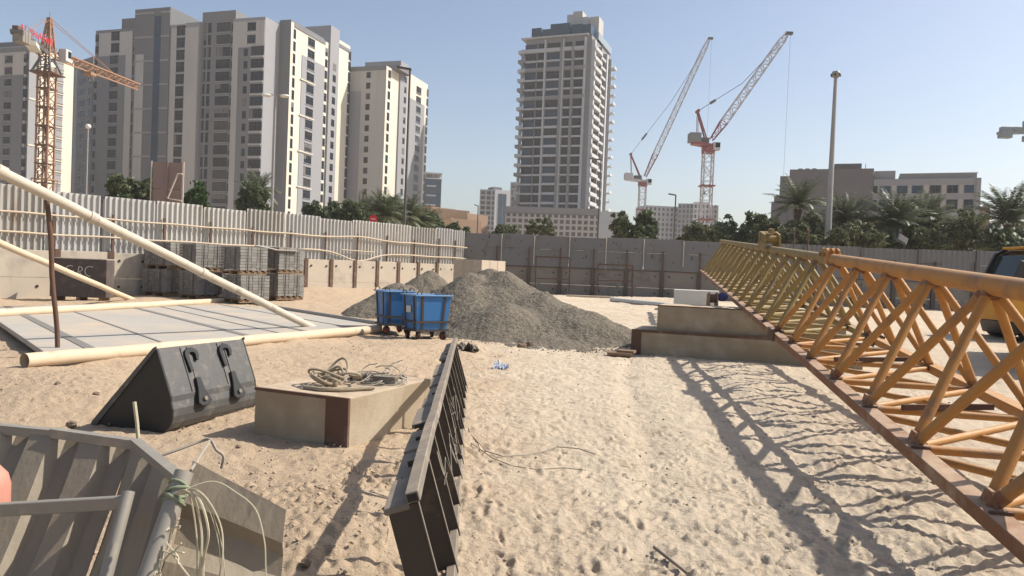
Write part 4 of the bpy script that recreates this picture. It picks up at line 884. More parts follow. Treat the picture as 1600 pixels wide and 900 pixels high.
# ------------------------------------------------------------------ yellow machine at the right edge
p = at(1576, 520, 22.5); zz = gzf(p.x+2, p.y); ex = thing('wheel_loader', 'yellow loader with a black framed cab and two amber beacons at the right edge', 'loader', (p.x, p.y, zz)); T = WM[ex.name]
V3 = lambda x, y, z: T @ Vector((x, y, z))
m = MB(); m.prism([(.02, .62), (.05, 1.42), (.35, 1.62), (4.3, 1.62), (4.4, .7), (3.0, .62)], V3(0, 0, 0), (1, 0, 0), up, (0, 1, 0), 0, 1.9); m.build('body', M['yel'], ex, bevel=.03, segs=2)
m = MB(); m.box(V3(.62, -.012, 1.08), (.03, .02, .8)); m.box(V3(1.4, -.012, 1.08), (.03, .02, .8)); m.build('door_seam', M['blk'], ex)
m = MB(); m.prism([(.3, .2), (.15, .62), (4.2, .62), (4.0, .2)], V3(0, .15, 0), (1, 0, 0), up, (0, 1, 0), 0, 1.6); m.build('chassis', M['blk'], ex, bevel=.03)
cabp = [(.12, 1.62), (.62, 2.72), (.95, 2.9), (2.6, 2.9), (2.7, 1.62)]
m = MB(); m.prism([(.2, 1.64), (.68, 2.68), (.98, 2.84), (2.54, 2.84), (2.62, 1.64)], V3(0, .12, 0), (1, 0, 0), up, (0, 1, 0), 0, 1.55); m.build('cab_glass', M['tint'], ex)
for y in (.08, 1.71):
    P = [V3(x, y, z) for x, z in cabp]
    for a, b, w_ in ((0, 1, .13), (1, 2, .1), (3, 4, .1)): MB().beam(P[a], P[b], .09, w_, (1, 0, 0)).build('cab_post', M['blk'], ex)
m = MB()
for y in (.055, 1.73): m.beam(V3(.42, y, 1.62), V3(.88, y, 2.82), .06, .11, (1, 0, 0)); m.beam(V3(1.75, y, 1.62), V3(1.75, y, 2.84), .06, .1, (1, 0, 0))
m.build('cab_pillar', M['yel'], ex)
m = MB(); m.box(V3(1.75, .9, 2.93), (1.85, 1.75, .1)); m.build('cab_roof', M['yel'], ex, bevel=.03)
m = MB(); m.beam(V3(.02, -.12, 1.75), V3(.3, -.12, 2.45), .03, .26, (1, 0, 0)); m.build('mirror', M['blk'], ex, bevel=.01)
m = MB(); m.box(V3(1.2, .8, 2.05), (.5, .55, .9)); m.build('seat', M['blk'], ex, bevel=.08)
for x, y, h in ((.72, .35, -.05), (.86, .15, .12)):
    m = MB(); m.tube([V3(x, y, 2.97), V3(x, y, 3.06+h)], .075, 12); b_ = m.build('beacon', M['blk'], ex); m = MB(); m.tube([V3(x, y, 3.06+h), V3(x, y, 3.14+h), V3(x, y, 3.22+h), V3(x, y, 3.26+h)], [.1, .105, .09, .03], 16); m.build('beacon_lens', M['beacon'], b_, smooth=True)
for x in (.95, 3.4):
    for y in (-.02, 1.5):
        m = MB(); m.tube([V3(x, y, .52), V3(x, y+.42, .52)], .54, 28); wq = m.build('wheel', M['tyre'], ex, bevel=.05, segs=2); m = MB(); m.tube([V3(x, y-.005, .52), V3(x, y+.425, .52)], .26, 18); m.build('rim', M['yel'], wq)

# ------------------------------------------------------------------ leaves and palms
def leaves(C, Rr, n, size, rng, up_bias=.25, clump=40):
    """n leaf quads in clumps through ellipsoids C (k,3), radii Rr (k,3)"""
    k = len(C); vol = np.prod(Rr, 1); pk = rng.choice(k, n//clump+1, p=vol/vol.sum())
    d = rng.normal(size=(len(pk), 3)); d /= np.linalg.norm(d, axis=1)[:, None]; rad = rng.random(len(pk))**.38
    cc = C[pk]+d*Rr[pk]*rad[:, None]; cs = Rr[pk].mean(1)*rng.uniform(.14, .34, len(pk))
    idx = np.repeat(np.arange(len(pk)), clump)[:n]; P = cc[idx]+rng.normal(size=(n, 3))*cs[idx][:, None]*np.array([1, 1, .7])*.6
    nn = rng.normal(size=(n, 3))+np.array([0, 0, up_bias]); nn /= np.linalg.norm(nn, axis=1)[:, None]
    t = np.cross(nn, rng.normal(size=(n, 3))); t /= np.linalg.norm(t, axis=1)[:, None]; b = np.cross(nn, t)
    s = size*rng.uniform(.6, 1.4, n)[:, None]; V = np.stack([P-t*s, P-b*s*.45, P+t*s, P+b*s*.45], 1).reshape(-1, 3)
    return V, np.arange(4*n).reshape(-1, 4)
def tree(name, label, cat, px, py_top, py_bot, D, wpx, m, group, n=4500, blobs=9, seed=1, trunk=True, flat=1.0):
    rng = np.random.default_rng(seed); top = at(px, py_top, D); g = top.copy(); zb = at(px, py_bot, D).z; wid = wpx*D/F; zg = .3
    h = top.z-zg; base = max(zg+.25*h, min(zb, top.z-.5*h)); hc = top.z-base
    t = thing(name, label, cat, (top.x, top.y, zg), 0, group); C = []; Rr = []; wid *= 1.15
    for i in range(blobs):
        a = rng.uniform(0, 2*math.pi); r = wid*.36*math.sqrt(rng.random()); f = rng.random(); rz = hc*rng.uniform(.16, .3)
        C.append((top.x+r*math.cos(a), top.y+r*math.sin(a)*.8, base+hc*(.2+.62*f*(1-.55*(r/(wid*.5))**2)))); Rr.append((wid*rng.uniform(.13, .24), wid*rng.uniform(.13, .24), rz))
    C = np.array(C); Rr = np.array(Rr); C[:, 2] = np.minimum(C[:, 2], top.z-Rr[:, 2]*1.05)
    V, Q = leaves(C, Rr, n, max(.14, .0017*D*1.9), rng); npmesh('crown', V, Q, m, t)
    mb = MB(); b0 = Vector((top.x, top.y, zg)); fork = Vector((top.x+.2, top.y, zg+.45*h)); mb.tube([b0, b0.lerp(fork, .5)+Vector((.1, 0, 0)), fork], [.16, .12, .1], 8)
    for i in range(min(6, blobs)): mb.tube([fork-up*.1, fork.lerp(Vector(C[i]), .55)+up*.15, Vector(C[i])], [.075, .05, .02], 6)
    mb.build('trunk', M['bark'], t, smooth=True); return t
def palm_proto(nf, L, trunk_h, seed, droop=1.0):
    rng = np.random.default_rng(seed); t = thing('palm_tree', '', 'palm', (0, 0, 0)); V = []; Q = []; mb = MB(); pass
    for k in range(nf):
        az = k*2.399963+rng.uniform(-.2, .2); el = R(88-92*((k+.5)/nf)**1.15*droop+rng.uniform(-6, 6)); l = L*rng.uniform(.85, 1.1); n = 34; cv = rng.uniform(.3, .65)
        p = np.array([0, 0, trunk_h]); e = el; pts = []; dirs = []
        for i in range(n+1):
            d = np.array([math.cos(az)*math.cos(e), math.sin(az)*math.cos(e), math.sin(e)]); pts.append(p.copy()); dirs.append(d); p = p+d*l/n; e -= cv*1.5/n*(1+i/n)
        mb.tube([Vector(q) for q in pts[::3]], [.035*(1-.9*i/8)+.004 for i in range(len(pts[::3]))], 4)
        sd = np.array([-math.sin(az), math.cos(az), 0])
        for i in range(3, n+1):
            f = i/n; ll = L*.19*math.sin(math.pi*min(1, .12+f*.85))**.6*(1 if f < .9 else .8)
            for s in (-1, 1):
                u = np.cross(dirs[i], sd); out = sd*s*.78+dirs[i]*.55+u*(-.28)*1+rng.normal(size=3)*.07; out /= np.linalg.norm(out); wv = np.cross(out, u); wv = wv/np.linalg.norm(wv)*.036*L/3
                a = pts[i]; tip = a+out*ll+np.array([0, 0, -.12*ll]); o = len(V); mid = (a+tip)/2+np.array([0, 0, .03*ll])
                V += [a, mid+wv, tip, mid-wv]; Q.append((o, o+1, o+2, o+3))
    npmesh('fronds', np.array(V), np.array(Q), M['palm'], t, world=False); 
    mb.build('stems', M['palm'], t, local=True)
    tr = MB(); n = 22; tr.tube([Vector((.06*math.sin(i*.3), 0, trunk_h*i/n-.3)) for i in range(n+1)], [.2+.03*(i % 2)+(.10*max(0, i-17)/4) for i in range(n+1)], 9); tr.build('trunk', M['bark'], t, local=True); return t
PA = palm_proto(54, 3.3, 3.2, 5); PB = palm_proto(40, 2.9, 5.0, 9)
def palm(src, used, label, px, py, D, s, rz, group):
    p = at(px, py, D); o = src if not used else copy_tree(src); th_ = 3.2 if src is PA else 5.0; place(o, (p.x, p.y, p.z-th_*s), rz, s); o['label'] = label; o['category'] = 'palm'; o['group'] = group; return o
gR = 'palms beyond the far wall'; gL = 'palms beyond the corrugated fence'
palm(PB, 0, 'tallest palm with a bare trunk, left of the floodlight mast', 1247, 322, 62, 1.0, .3, gR)
palm(PA, 0, 'bushy palm just right of the floodlight mast', 1322, 352, 62, 1.0, 1.2, gR)
palm(PA, 1, 'dark bushy palm in front of the office block, left of its pair', 1398, 352, 60, 1.05, 2.3, gR)
palm(PA, 1, 'dark bushy palm in front of the office block, right of its pair', 1446, 355, 64, 1.05, 4.3, gR)
palm(PA, 1, 'tall spreading palm at the right edge above the loader', 1576, 345, 58, 1.1, 0.2, gR)
palm(PA, 1, 'bushy palm nearest the tall dark lamp post', 600, 337, 62, .8, 2.0, gL)
palm(PA, 1, 'spreading palm directly behind the dark lamp post', 634, 342, 66, .8, .5, gL)
palm(PA, 1, 'low palm right of the dark lamp post', 662, 352, 70, .7, 3.1, gL)
palm(PA, 1, 'palm in front of the cream apartment block, left of the red sign', 566, 340, 68, .75, 5.1, gL)
palm(PB, 1, 'palm behind the double lamp post', 405, 300, 75, .9, 1.1, gL)
gt = 'trees beyond the hoardings'
TR = [('leafy tree left of the billboard, in front of the apartments', 200, 268, 312, 60, 74, 'leafA'), ('bright leafy tree right of the billboard', 305, 290, 330, 62, 48, 'leafC'), ('dark tree at the foot of the double lamp post', 400, 286, 335, 72, 58, 'leafA'),
      ('rounded tree right of the double lamp post', 490, 306, 345, 70, 40, 'leafA'), ('small tree beside the rounded tree near the cream block corner', 517, 316, 348, 72, 34, 'leafA'), ('dark bush filling the gap left of the red sign', 558, 318, 352, 66, 60, 'leafA'), ('dense dark tree behind the palms by the dark lamp post', 618, 312, 350, 76, 90, 'leafA'),
      ('bright green tree before the brown villas', 676, 338, 362, 74, 70, 'leafC'), ('bushy tree before the brown villas at the fence end', 722, 346, 370, 70, 40, 'leafA'), ('thin sparse bush in front of the perforated podium', 846, 343, 372, 75, 56, 'leafB'),
      ('low bush at the left foot of the podium', 782, 352, 372, 80, 60, 'leafB'), ('leafy tree right of the podium', 996, 336, 378, 66, 64, 'leafA'), ('sparse upper branches over the blank podium end', 970, 330, 360, 70, 44, 'leafB'),
      ('wide dense tree left of the office block', 1165, 335, 385, 70, 84, 'leafA'), ('low olive bush under the white luffing crane', 1095, 356, 384, 72, 90, 'leafB'), ('olive bush below the tallest palm', 1235, 350, 392, 56, 80, 'leafB'),
      ('olive bush between the floodlight mast and the dark palms', 1340, 352, 396, 55, 90, 'leafB'), ('wide olive bush under the dark palms', 1430, 352, 398, 60, 110, 'leafA'), ('broad olive tree before the office block right end', 1510, 335, 400, 56, 110, 'leafB'), ('dark bush at the right edge under the tall palm', 1590, 345, 410, 54, 70, 'leafA'), ('olive bush behind the wall at the foot of the mast', 1290, 362, 394, 52, 60, 'leafB'), ('olive bush left of the bushy palm by the mast', 1268, 340, 394, 60, 66, 'leafB'), ('dark green bush between the pair of dark palms', 1420, 338, 398, 66, 90, 'leafA'), ('olive bush just right of the second dark palm', 1475, 345, 400, 58, 80, 'leafB'), ('dark green bush behind the bushy palm by the mast', 1355, 340, 394, 68, 70, 'leafA'), ('low olive hedge tree between wide tree and tallest palm', 1205, 345, 388, 66, 60, 'leafB')]
for i, (lb, px, y0, y1, D, wpx, mm) in enumerate(TR):
    tree('leafy_tree' if 'tree' in lb else 'leafy_bush', lb, 'tree' if 'tree' in lb else 'bush', px, y0-7, y1, D, wpx, M[mm], gt, n=2000 if 'sparse' in lb else 9000, seed=i+40, blobs=6 if 'sparse' in lb else 10)

# ------------------------------------------------------------------ lamp posts, mast, floodlight, signs
def pole(name, label, cat, px0, py0, px1, py1, D, r0_, r1_, m, group=None):
    a = at(px0, py0, D); b = at(px1, py1, D); a = Vector((a.x, a.y, 0.2)); b.x = a.x; t = thing(name, label, cat, a, 0, group); MB().tube([a, a.lerp(b, .5), b], [r0_, (r0_+r1_)/2, r1_], 10).build('post', m, t, smooth=True); return t, b
gl = 'street lamps beyond the hoardings'
t, b = pole('street_lamp', 'tall double armed street lamp before the large apartment block', 'street lamp', 425, 330, 430, 152, 62, .12, .07, M['lamp'], gl)
for s in (-1, 1):
    MB().tube([b, b+Vector((s*.3, 0, .25)), b+Vector((s*.7, 0, .2))], .045, 6).build('arm', M['lamp'], t, smooth=True); m = MB(); m.sphere(b+Vector((s*.75, 0, .13)), (.42, .22, .15), nu=12, nv=6); m.build('lamp_head', M['white'], t, smooth=True)
t, b = pole('street_lamp', 'tall dark single street lamp before the cream apartment block', 'street lamp', 632, 345, 638, 108, 55, .11, .08, M['lampd'], gl)
m = MB(); m.beam(b+Vector((.1, 0, -.02)), b+Vector((-.95, .0, .12)), .3, .12); m.build('lamp_head', M['lampd'], t)
t, b = pole('street_lamp', 'thin street lamp standing against the perforated podium', 'street lamp', 934, 372, 938, 250, 95, .12, .08, M['lampd'], gl)
m = MB(); m.beam(b, b+Vector((-1.5, 0, .15)), .3, .14); m.build('lamp_head', M['lampd'], t)
t, b = pole('street_lamp', 'lone street lamp between the two luffing cranes', 'street lamp', 1053, 372, 1056, 305, 90, .12, .08, M['lampd'], gl)
m = MB(); m.beam(b, b+Vector((-.9, 0, .12)), .3, .14); m.build('lamp_head', M['lampd'], t)
t, b = pole('street_lamp', 'small street lamp beside the far pale tower', 'street lamp', 746, 356, 747, 322, 110, .12, .08, M['lampd'], gl)
m = MB(); m.beam(b, b+Vector((-.6, 0, .2)), .25, .12); m.build('lamp_head', M['lampd'], t)
t, b = pole('street_lamp', 'street lamp with a white head left of the large apartment block', 'street lamp', 135, 300, 135, 200, 90, .1, .07, M['lamp'], gl)
m = MB(); m.sphere(b+up*.2, (.35, .3, .3), nu=10, nv=6); m.build('lamp_head', M['white'], t, smooth=True)
t, b = pole('street_lamp', 'small curved street lamp left of the wide dense tree', 'street lamp', 1128, 372, 1129, 345, 100, .1, .08, M['lamp'], gl)
MB().tube([b, b+Vector((-.4, 0, .3)), b+Vector((-1, 0, .3))], .07, 6).build('arm', M['lamp'], t, smooth=True)
t, b = pole('floodlight_mast', 'tall pale floodlight mast with a round drum head', 'light mast', 1293, 380, 1305, 122, 58, .30, .13, M['lamp'])
m = MB(); m.tube([b, b+up*.12, b+up*.35, b+up*.5], [.14, .3, .33, .27], 16); m.build('lamp_drum', M['lamp'], t, smooth=True)
for g_ in range(6):
    m = MB(); a_ = g_*math.pi/3; c = b+Vector((.33*math.cos(a_), .33*math.sin(a_), .22)); m.box(c, (.13, .16, .18), a_); m.build('lamp', M['lampd'], t, bevel=.02)
c = at(1410, 374, 42); t = thing('floodlight', 'tilted square floodlight on the far wall', 'floodlight', Vector((c.x, c.y, 3.6))); 
MB().tube([Vector((c.x+.1, c.y, 1.5)), Vector((c.x+.1, c.y, c.z))], .035, 8).build('post', M['lampd'], t); MB().box((0, 0, 0), (.62, .1, .5), M=Matrix.Translation(c) @ Matrix.Rotation(R(30), 4, 'Y') @ Matrix.Rotation(R(-25), 4, 'X')).build('lamp_housing', M['lampd'], t, bevel=.02)
MB().box((0, 0, 0), (.5, .02, .38), M=Matrix.Translation(c) @ Matrix.Rotation(R(30), 4, 'Y') @ Matrix.Rotation(R(-25), 4, 'X') @ Matrix.Translation((0, -.06, 0))).build('lamp_glass', M['brown'], t)
# billboard
b0, b1 = at(236, 310, 46), at(286, 316, 46); zt_ = at(236, 252, 46).z; t = thing('billboard', 'brown backed square billboard standing behind the corrugated fence', 'billboard', Vector((b0.x, b0.y, .2)))
dB = (b1-b0).normalized(); dB.z = 0; wB = (b1-b0).length
for u in (0, 1, 2, 3):
    for v in (0, 1, 2):
        if u > 1: continue
        a = b0+dB*(wB*(.04+.46*u)); h_ = (zt_-2.5)/3; MB().hexa([a+Vector((dx*dB.x+oy*0, dx*dB.y+oy, 2.5+v*h_+z_-a.z)) for z_ in (.02, h_-.02) for dx, oy in ((0, 0), (wB*.45, 0), (wB*.45, .05), (0, .05))]).build('panel', M['board'], t)
for x in (0, .5, 1): a = b0+dB*wB*x; MB().beam(Vector((a.x, a.y-.06, .2)), Vector((a.x, a.y-.06, zt_+.03)), .06, .06, (0, 1, 0)).build('post', M['pipe_wh'] if x != .5 else M['board'], t)
a = at(285, 272, 45.6); MB().tube([a, at(278, 271, 45.6), at(262, 310, 45.6), at(284, 314, 45.6)], .05, 6).build('brace', M['pipe_wh'], t)
c = at(583, 342, 52); t = thing('stop_sign', 'round red road sign above the corrugated fence', 'road sign', Vector((c.x, c.y, .3)))
MB().tube([Vector((c.x, c.y+.05, .3)), c+Vector((0, .05, 0))], .04, 8).build('post', M['lamp'], t)
m = MB(); m.prism([(.30*math.cos(R(22.5+45*i)), .30*math.sin(R(22.5+45*i))) for i in range(8)], c, (1, 0, 0), up, (0, 1, 0), -.01, .01); m.build('sign_plate', M['signred'], t)
m = MB()
for x, w_ in ((-.13, .05), (-.05, .05), (.04, .06), (.13, .05)): m.box(c+Vector((x, -.014, .0)), (w_, .006, .09))
m.build('sign_lettering', M['white'], t)
# ------------------------------------------------------------------ crumbs, clods and grit lying on the sand (nobody could count them)
def grit(spill=False):
    rng = np.random.default_rng(78 if spill else 77); n = 2600 if spill else 5200; base = np.array([(1, 0, 0), (-1, 0, 0), (0, 1, 0), (0, -1, 0), (0, 0, 1), (0, 0, -1)], float)
    tri = np.array([(0, 2, 4), (2, 1, 4), (1, 3, 4), (3, 0, 4), (2, 0, 5), (1, 2, 5), (3, 1, 5), (0, 3, 5)])
    D = 2.4+18*rng.random(n)**1.3; ang = rng.uniform(-.66, .62, n); left = rng.random(n) < .45; ang = np.where(left, rng.uniform(-.66, -.12, n), ang)
    x = D*np.tan(ang); y = D; k = n//6; cl = np.array([(-.95, 4.2, .35), (-1.3, 4.9, .4), (-4.8, 8.4, .9), (-2.4, 8.9, .8), (-6.1, 9, .7), (2.4, 15.6, .9), (-1.8, 14.2, 1.2)])
    c = cl[rng.integers(0, len(cl), k)]; x[:k] = c[:, 0]+rng.normal(size=k)*c[:, 2]; y[:k] = c[:, 1]+rng.normal(size=k)*c[:, 2]
    if spill:   # stones rolled out from the foot of the gravel heap
        f = rng.random(n); x = -2.2+f*5.6+rng.normal(size=n)*.25; y = 17.1-.9*np.sin(f*2.6)+np.abs(rng.normal(size=n))*.9+rng.normal(size=n)*.35
    s = .004+.016*rng.random(n)**4+(.012 if spill else 0)+.0006*D*rng.random(n); z = gz(x, y)+s*.2
    V = base[None]*s[:, None, None]*rng.uniform(.5, 1.3, (n, 6, 1))*np.array([1, 1, .7]); a = rng.uniform(0, 6.3, n); ca, sa = np.cos(a)[:, None], np.sin(a)[:, None]
    V = np.stack([V[..., 0]*ca-V[..., 1]*sa, V[..., 0]*sa+V[..., 1]*ca, V[..., 2]], -1)+np.stack([x, y, z], -1)[:, None]
    Q = (tri[None]+6*np.arange(n)[:, None, None]).reshape(-1, 3)
    if spill:
        o = npmesh('loose_gravel', V.reshape(-1, 3), Q, mat('gravel_stones', (.2, .17, .13), .95, c2=(.1, .085, .065), scale=3, mix=1, island=.4), None, None, False, world=False); tag(o, 'loose gravel stones spilled at the foot of the heap', 'gravel', None, 'stuff'); return
    o = npmesh('sand_grit', V.reshape(-1, 3), Q, mat('grit', (.40, .31, .22), .95, c2=(.22, .17, .125), scale=3, mix=1, island=.35), None, None, False, world=False); tag(o, 'scattered grit and clods on the sand', 'grit', None, 'stuff')
grit(); grit(True)
# ------------------------------------------------------------------ buildings
GL = [M['glass'], mat('window_curtained', (.045, .048, .052), .2, c2=(.03, .032, .036), scale=.5, spec=.12), mat('window_blue', (.012, .022, .035), .15, scale=.4, spec=.15), M['glass']]
FRM = mat('window_frame', (.05, .05, .053), .6)
CUR = mat('curtain', (.16, .155, .15), .8, c2=(.1, .1, .1), scale=.4, mix=1)
class Fac:
    def __init__(s, P0, P1):
        s.P0 = Vector(P0); s.P1 = Vector(P1); s.e = (s.P1-s.P0).normalized(); s.n = Vector((s.e.y, -s.e.x))
        if s.n.dot(CAM.xy-s.P0) < 0: s.n = -s.n
        s.L = (s.P1-s.P0).length
    def hit(s, px, py):
        r = ray(px, py); t = (s.P0-CAM.xy).dot(s.n)/r.xy.dot(s.n); p = CAM+r*t; return (p.xy-s.P0).dot(s.e), p.z
    def u(s, px, py): return s.hit(px, py)[0]
    def z(s, px, py): return s.hit(px, py)[1]
    def pt(s, u, o, z): p = s.P0+s.e*u+s.n*o; return Vector((p.x, p.y, z))
    def box(s, mb, u0, u1, z0, z1, o0, o1, m=0):
        if o0 > o1: o0, o1 = o1, o0
        return mb.hexa([s.pt(u0, o1, z0), s.pt(u1, o1, z0), s.pt(u1, o0, z0), s.pt(u0, o0, z0), s.pt(u0, o1, z1), s.pt(u1, o1, z1), s.pt(u1, o0, z1), s.pt(u0, o0, z1)], m)
def march(P, d, px, py):
    r = ray(px, py); t = r.x/r.y; return P+d*((t*P.y-P.x)/(d.x-t*d.y))
class Bld:
    def __init__(s, name, label, cat, P, group=None): s.t = thing(name, label, cat, (P.x, P.y, 0), 0, group); s.w = []; s.b = []
    def wall(s, f, u0, u1, z0, z1, o0, o1, m, nm='wall'): mb = MB(); f.box(mb, u0, u1, z0, z1, o0, o1); return mb.build(nm, m, s.t)
    def win(s, f, u0, u1, z0, z1, o=0, bars=1, sill=True, g=None): s.w.append((f, u0, u1, z0, z1, o, bars, sill, g))
    def col(s, f, pl, pr_, py, zs_, h, o=0, bars=1, sill=True, g=None):
        u0, u1 = sorted((f.u(pl, py), f.u(pr_, py)))
        for z in zs_: s.win(f, u0, u1, z, z+h, o, bars, sill, g)
    def done(s, nm='window'):
        rc = random.Random(len(s.w))
        def mk(mb, w_):
            f, u0, u1, z0, z1, o, bars, sill, g = w_
            f.box(mb, u0, u1, z0, z1, o+.02, o-.25, 0)
            if rc.random() < .13 and not g: f.box(mb, *((u0+.1, u0+(u1-u0)*rc.uniform(.25, .5)) if rc.random() < .6 else (u0+.08, u1-.08)), z0+(z1-z0)*rc.choice((.05, .05, .5)), z1-.06, o+.0205, o+.026, 3)
            for i in range(1, bars+1): u = u0+(u1-u0)*i/(bars+1); f.box(mb, u-.04, u+.04, z0, z1, o+.021, o+.07, 1)
            if z1-z0 > 1.2: zz = z0+(z1-z0)*.7; f.box(mb, u0, u1, zz-.035, zz+.035, o+.022, o+.06, 1)
            if sill: f.box(mb, u0-.1, u1+.1, z0-.16, z0-.003, o+.001, o+.2, 2); f.box(mb, u0-.07, u1+.07, z1+.003, z1+.14, o+.001, o+.16, 2)
        s.w.sort(key=lambda w_: -(w_[2]-w_[1])*(w_[4]-w_[3])); rr_ = random.Random(3)
        for w_ in s.w[:100]: mb = MB(); mk(mb, w_); mb.build(nm, [w_[8] or rr_.choice(GL), FRM, M['grey2'], CUR], s.t)
        if len(s.w) > 100:
            for gi in range(1):
                mb = MB()
                for w_ in s.w[100:]: mk(mb, w_)
                o = mb.build('small_'+nm+'s', [M['glass'], FRM, M['grey2'], CUR], s.t); o['kind'] = 'stuff'
FH = 3.2
ap = 'apartment blocks on the left'
# --- large block
fA = XY(140, 330, 206); fB = XY(405, 300, 190); fF = Fac(fA, fB); back = -fF.n
B = Bld('apartment_building', 'largest grey and beige apartment block with a dark glass stair strip', 'building', fA, ap); t_ = B.t
def z_of(f, px, py): return f.z(px, py)
def floors(f, px, ytop, zmin=4.2, h=None):
    h = h or FH; z1 = f.z(px, ytop); n = int((z1-zmin)/h)+1; return [z1-1.75-h*i for i in range(n) if z1-1.75-h*i > 2]
segs = [(147, 209, 46, 'grey', 0, 17), (209, 264, 14, 'grey3', .35, 14), (264, 309, 38, 'grey2', .1, 17), (309, 361, 16, 'grey', -.9, 14), (361, 411, 28, 'grey2', .0, 17)]
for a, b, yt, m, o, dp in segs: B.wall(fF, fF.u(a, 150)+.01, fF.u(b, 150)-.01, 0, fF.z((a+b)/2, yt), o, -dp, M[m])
u = lambda px, py=150: fF.u(px, py)
B.wall(fF, u(153), u(205), 3, fF.z(175, 51), .02, .14, M['beige'], 'facade_panel'); B.wall(fF, u(147.2), u(195), 0.5, fF.z(170, 88), .16, .26, M['grey'], 'facade_panel')
B.wall(fF, u(212), u(225), 18, fF.z(218, 86), .36, .5, M['beige'], 'facade_panel'); B.wall(fF, u(266), u(308), 2, fF.z(287, 44), .12, .24, M['beige'], 'facade_panel')
B.wall(fF, u(361.5), u(410.5), 2, fF.z(387, 33), .02, .14, M['beige'], 'facade_panel'); B.wall(fF, u(371), u(410.8), 2.2, fF.z(390, 74), .16, .26, M['grey'], 'facade_panel')
B.wall(fF, u(240), u(250), 3, fF.z(245, 26), .36, .44, M['glassb'], 'stair_glazing')
zc = fF.z(235, 20); k = 0
while zc > 8:
    for a, b in ((210, 239.5), (250.5, 263.5)):
        B.wall(fF, u(a), u(b), zc-.45, zc, .37, .52+.04, M['grey2'], 'floor_band')
    zc -= FH*2 if k > 1 else FH*2.0; k += 1
B.wall(fF, u(178), u(209), fF.z(190, 46), fF.z(190, 25), -2, -12, M['grey3'], 'plant_room'); B.wall(fF, u(270), u(310), fF.z(290, 38), fF.z(290, 27), -4, -12, M['grey2'], 'plant_room')
B.wall(fF, u(326), u(331), fF.z(330, 17), fF.z(330, 11), -3, -5, M['beige'], 'chimney')
zs = floors(fF, 178, 54); B.col(fF, 172, 185, 150, zs[:2], 2.5, .14); B.col(fF, 171.5, 184.5, 150, zs[2:], 2.3, .26)
B.col(fF, 148, 152, 150, [z for z in zs if z < fF.z(150, 60)], 1.9, .26, 0, False); B.col(fF, 205.8, 208.4, 150, zs, 2.6, 0.02, 0, False)
B.col(fF, 274.5, 287.5, 150, floors(fF, 281, 46), 2.65, .24)
zr = floors(fF, 338, 38); B.col(fF, 332, 354, 150, zr, 2.45, -.9, 2); B.col(fF, 312, 316, 150, zr, 2.6, -.9, 0, False); B.col(fF, 318.5, 323.5, 150, zr, 2.6, -.9, 0, False); B.col(fF, 355, 359.5, 150, zr, 2.0, -.9, 0, False)
zq = floors(fF, 390, 38); B.col(fF, 384, 397, 150, zq[:2], 2.1, .14, 1); B.col(fF, 380, 386, 150, zq[2:], 1.9, .26, 0, False); B.col(fF, 391.5, 410.8, 150, zq[2:], 2.35, .26, 2)
for z in zq[2:]: B.wall(fF, u(391), u(411), z-.5, z-.17, .265, .5, M['beige'], 'spandrel')
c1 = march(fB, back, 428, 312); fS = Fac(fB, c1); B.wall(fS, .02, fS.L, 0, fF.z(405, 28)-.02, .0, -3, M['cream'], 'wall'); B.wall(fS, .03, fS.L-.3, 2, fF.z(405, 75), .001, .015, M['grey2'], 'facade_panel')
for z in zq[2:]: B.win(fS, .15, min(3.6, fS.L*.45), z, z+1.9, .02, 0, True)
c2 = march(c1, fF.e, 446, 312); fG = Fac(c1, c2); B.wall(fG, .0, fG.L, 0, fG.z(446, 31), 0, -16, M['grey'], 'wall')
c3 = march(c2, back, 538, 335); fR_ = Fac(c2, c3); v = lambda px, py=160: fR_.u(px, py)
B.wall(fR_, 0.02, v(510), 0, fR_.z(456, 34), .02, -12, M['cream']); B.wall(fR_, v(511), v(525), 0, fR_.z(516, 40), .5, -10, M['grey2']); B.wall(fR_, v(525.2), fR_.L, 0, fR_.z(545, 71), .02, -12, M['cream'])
B.wall(fR_, v(469), v(505), 2, fR_.z(480, 90), .03, .16, M['grey2'], 'facade_panel')
for pl_, yt in ((456, 34), (527, 66)): B.wall(fR_, v(pl_), v(pl_+16 if pl_ > 500 else 505), fR_.z(pl_, yt)-1.0, fR_.z(pl_, yt), .025, .2, M['grey'], 'parapet')
zR = floors(fR_, 485, 62); B.col(fR_, 478, 489, 160, zR[:2], 2.1, .02); B.col(fR_, 477, 488.5, 160, zR[2:], 2.2, .16)
zR2 = floors(fR_, 460, 50); B.col(fR_, 455, 459, 160, zR2, 2.5, .02, 0, False); B.col(fR_, 505.5, 509.5, 160, zR2, 2.3, .02, 0, False); B.col(fR_, 516, 521, 160, zR2[1:], 2.0, .5, 0, False); B.col(fR_, 542, 546, 160, floors(fR_, 545, 84), 2.7, .02, 0, False)
for k in range(0, len(zR), 3):
    if k > 2: B.wall(fR_, v(467), v(490), zR[k]-.6, zR[k]-.3, .165, .4, M['cream'], 'floor_band')
B.done()
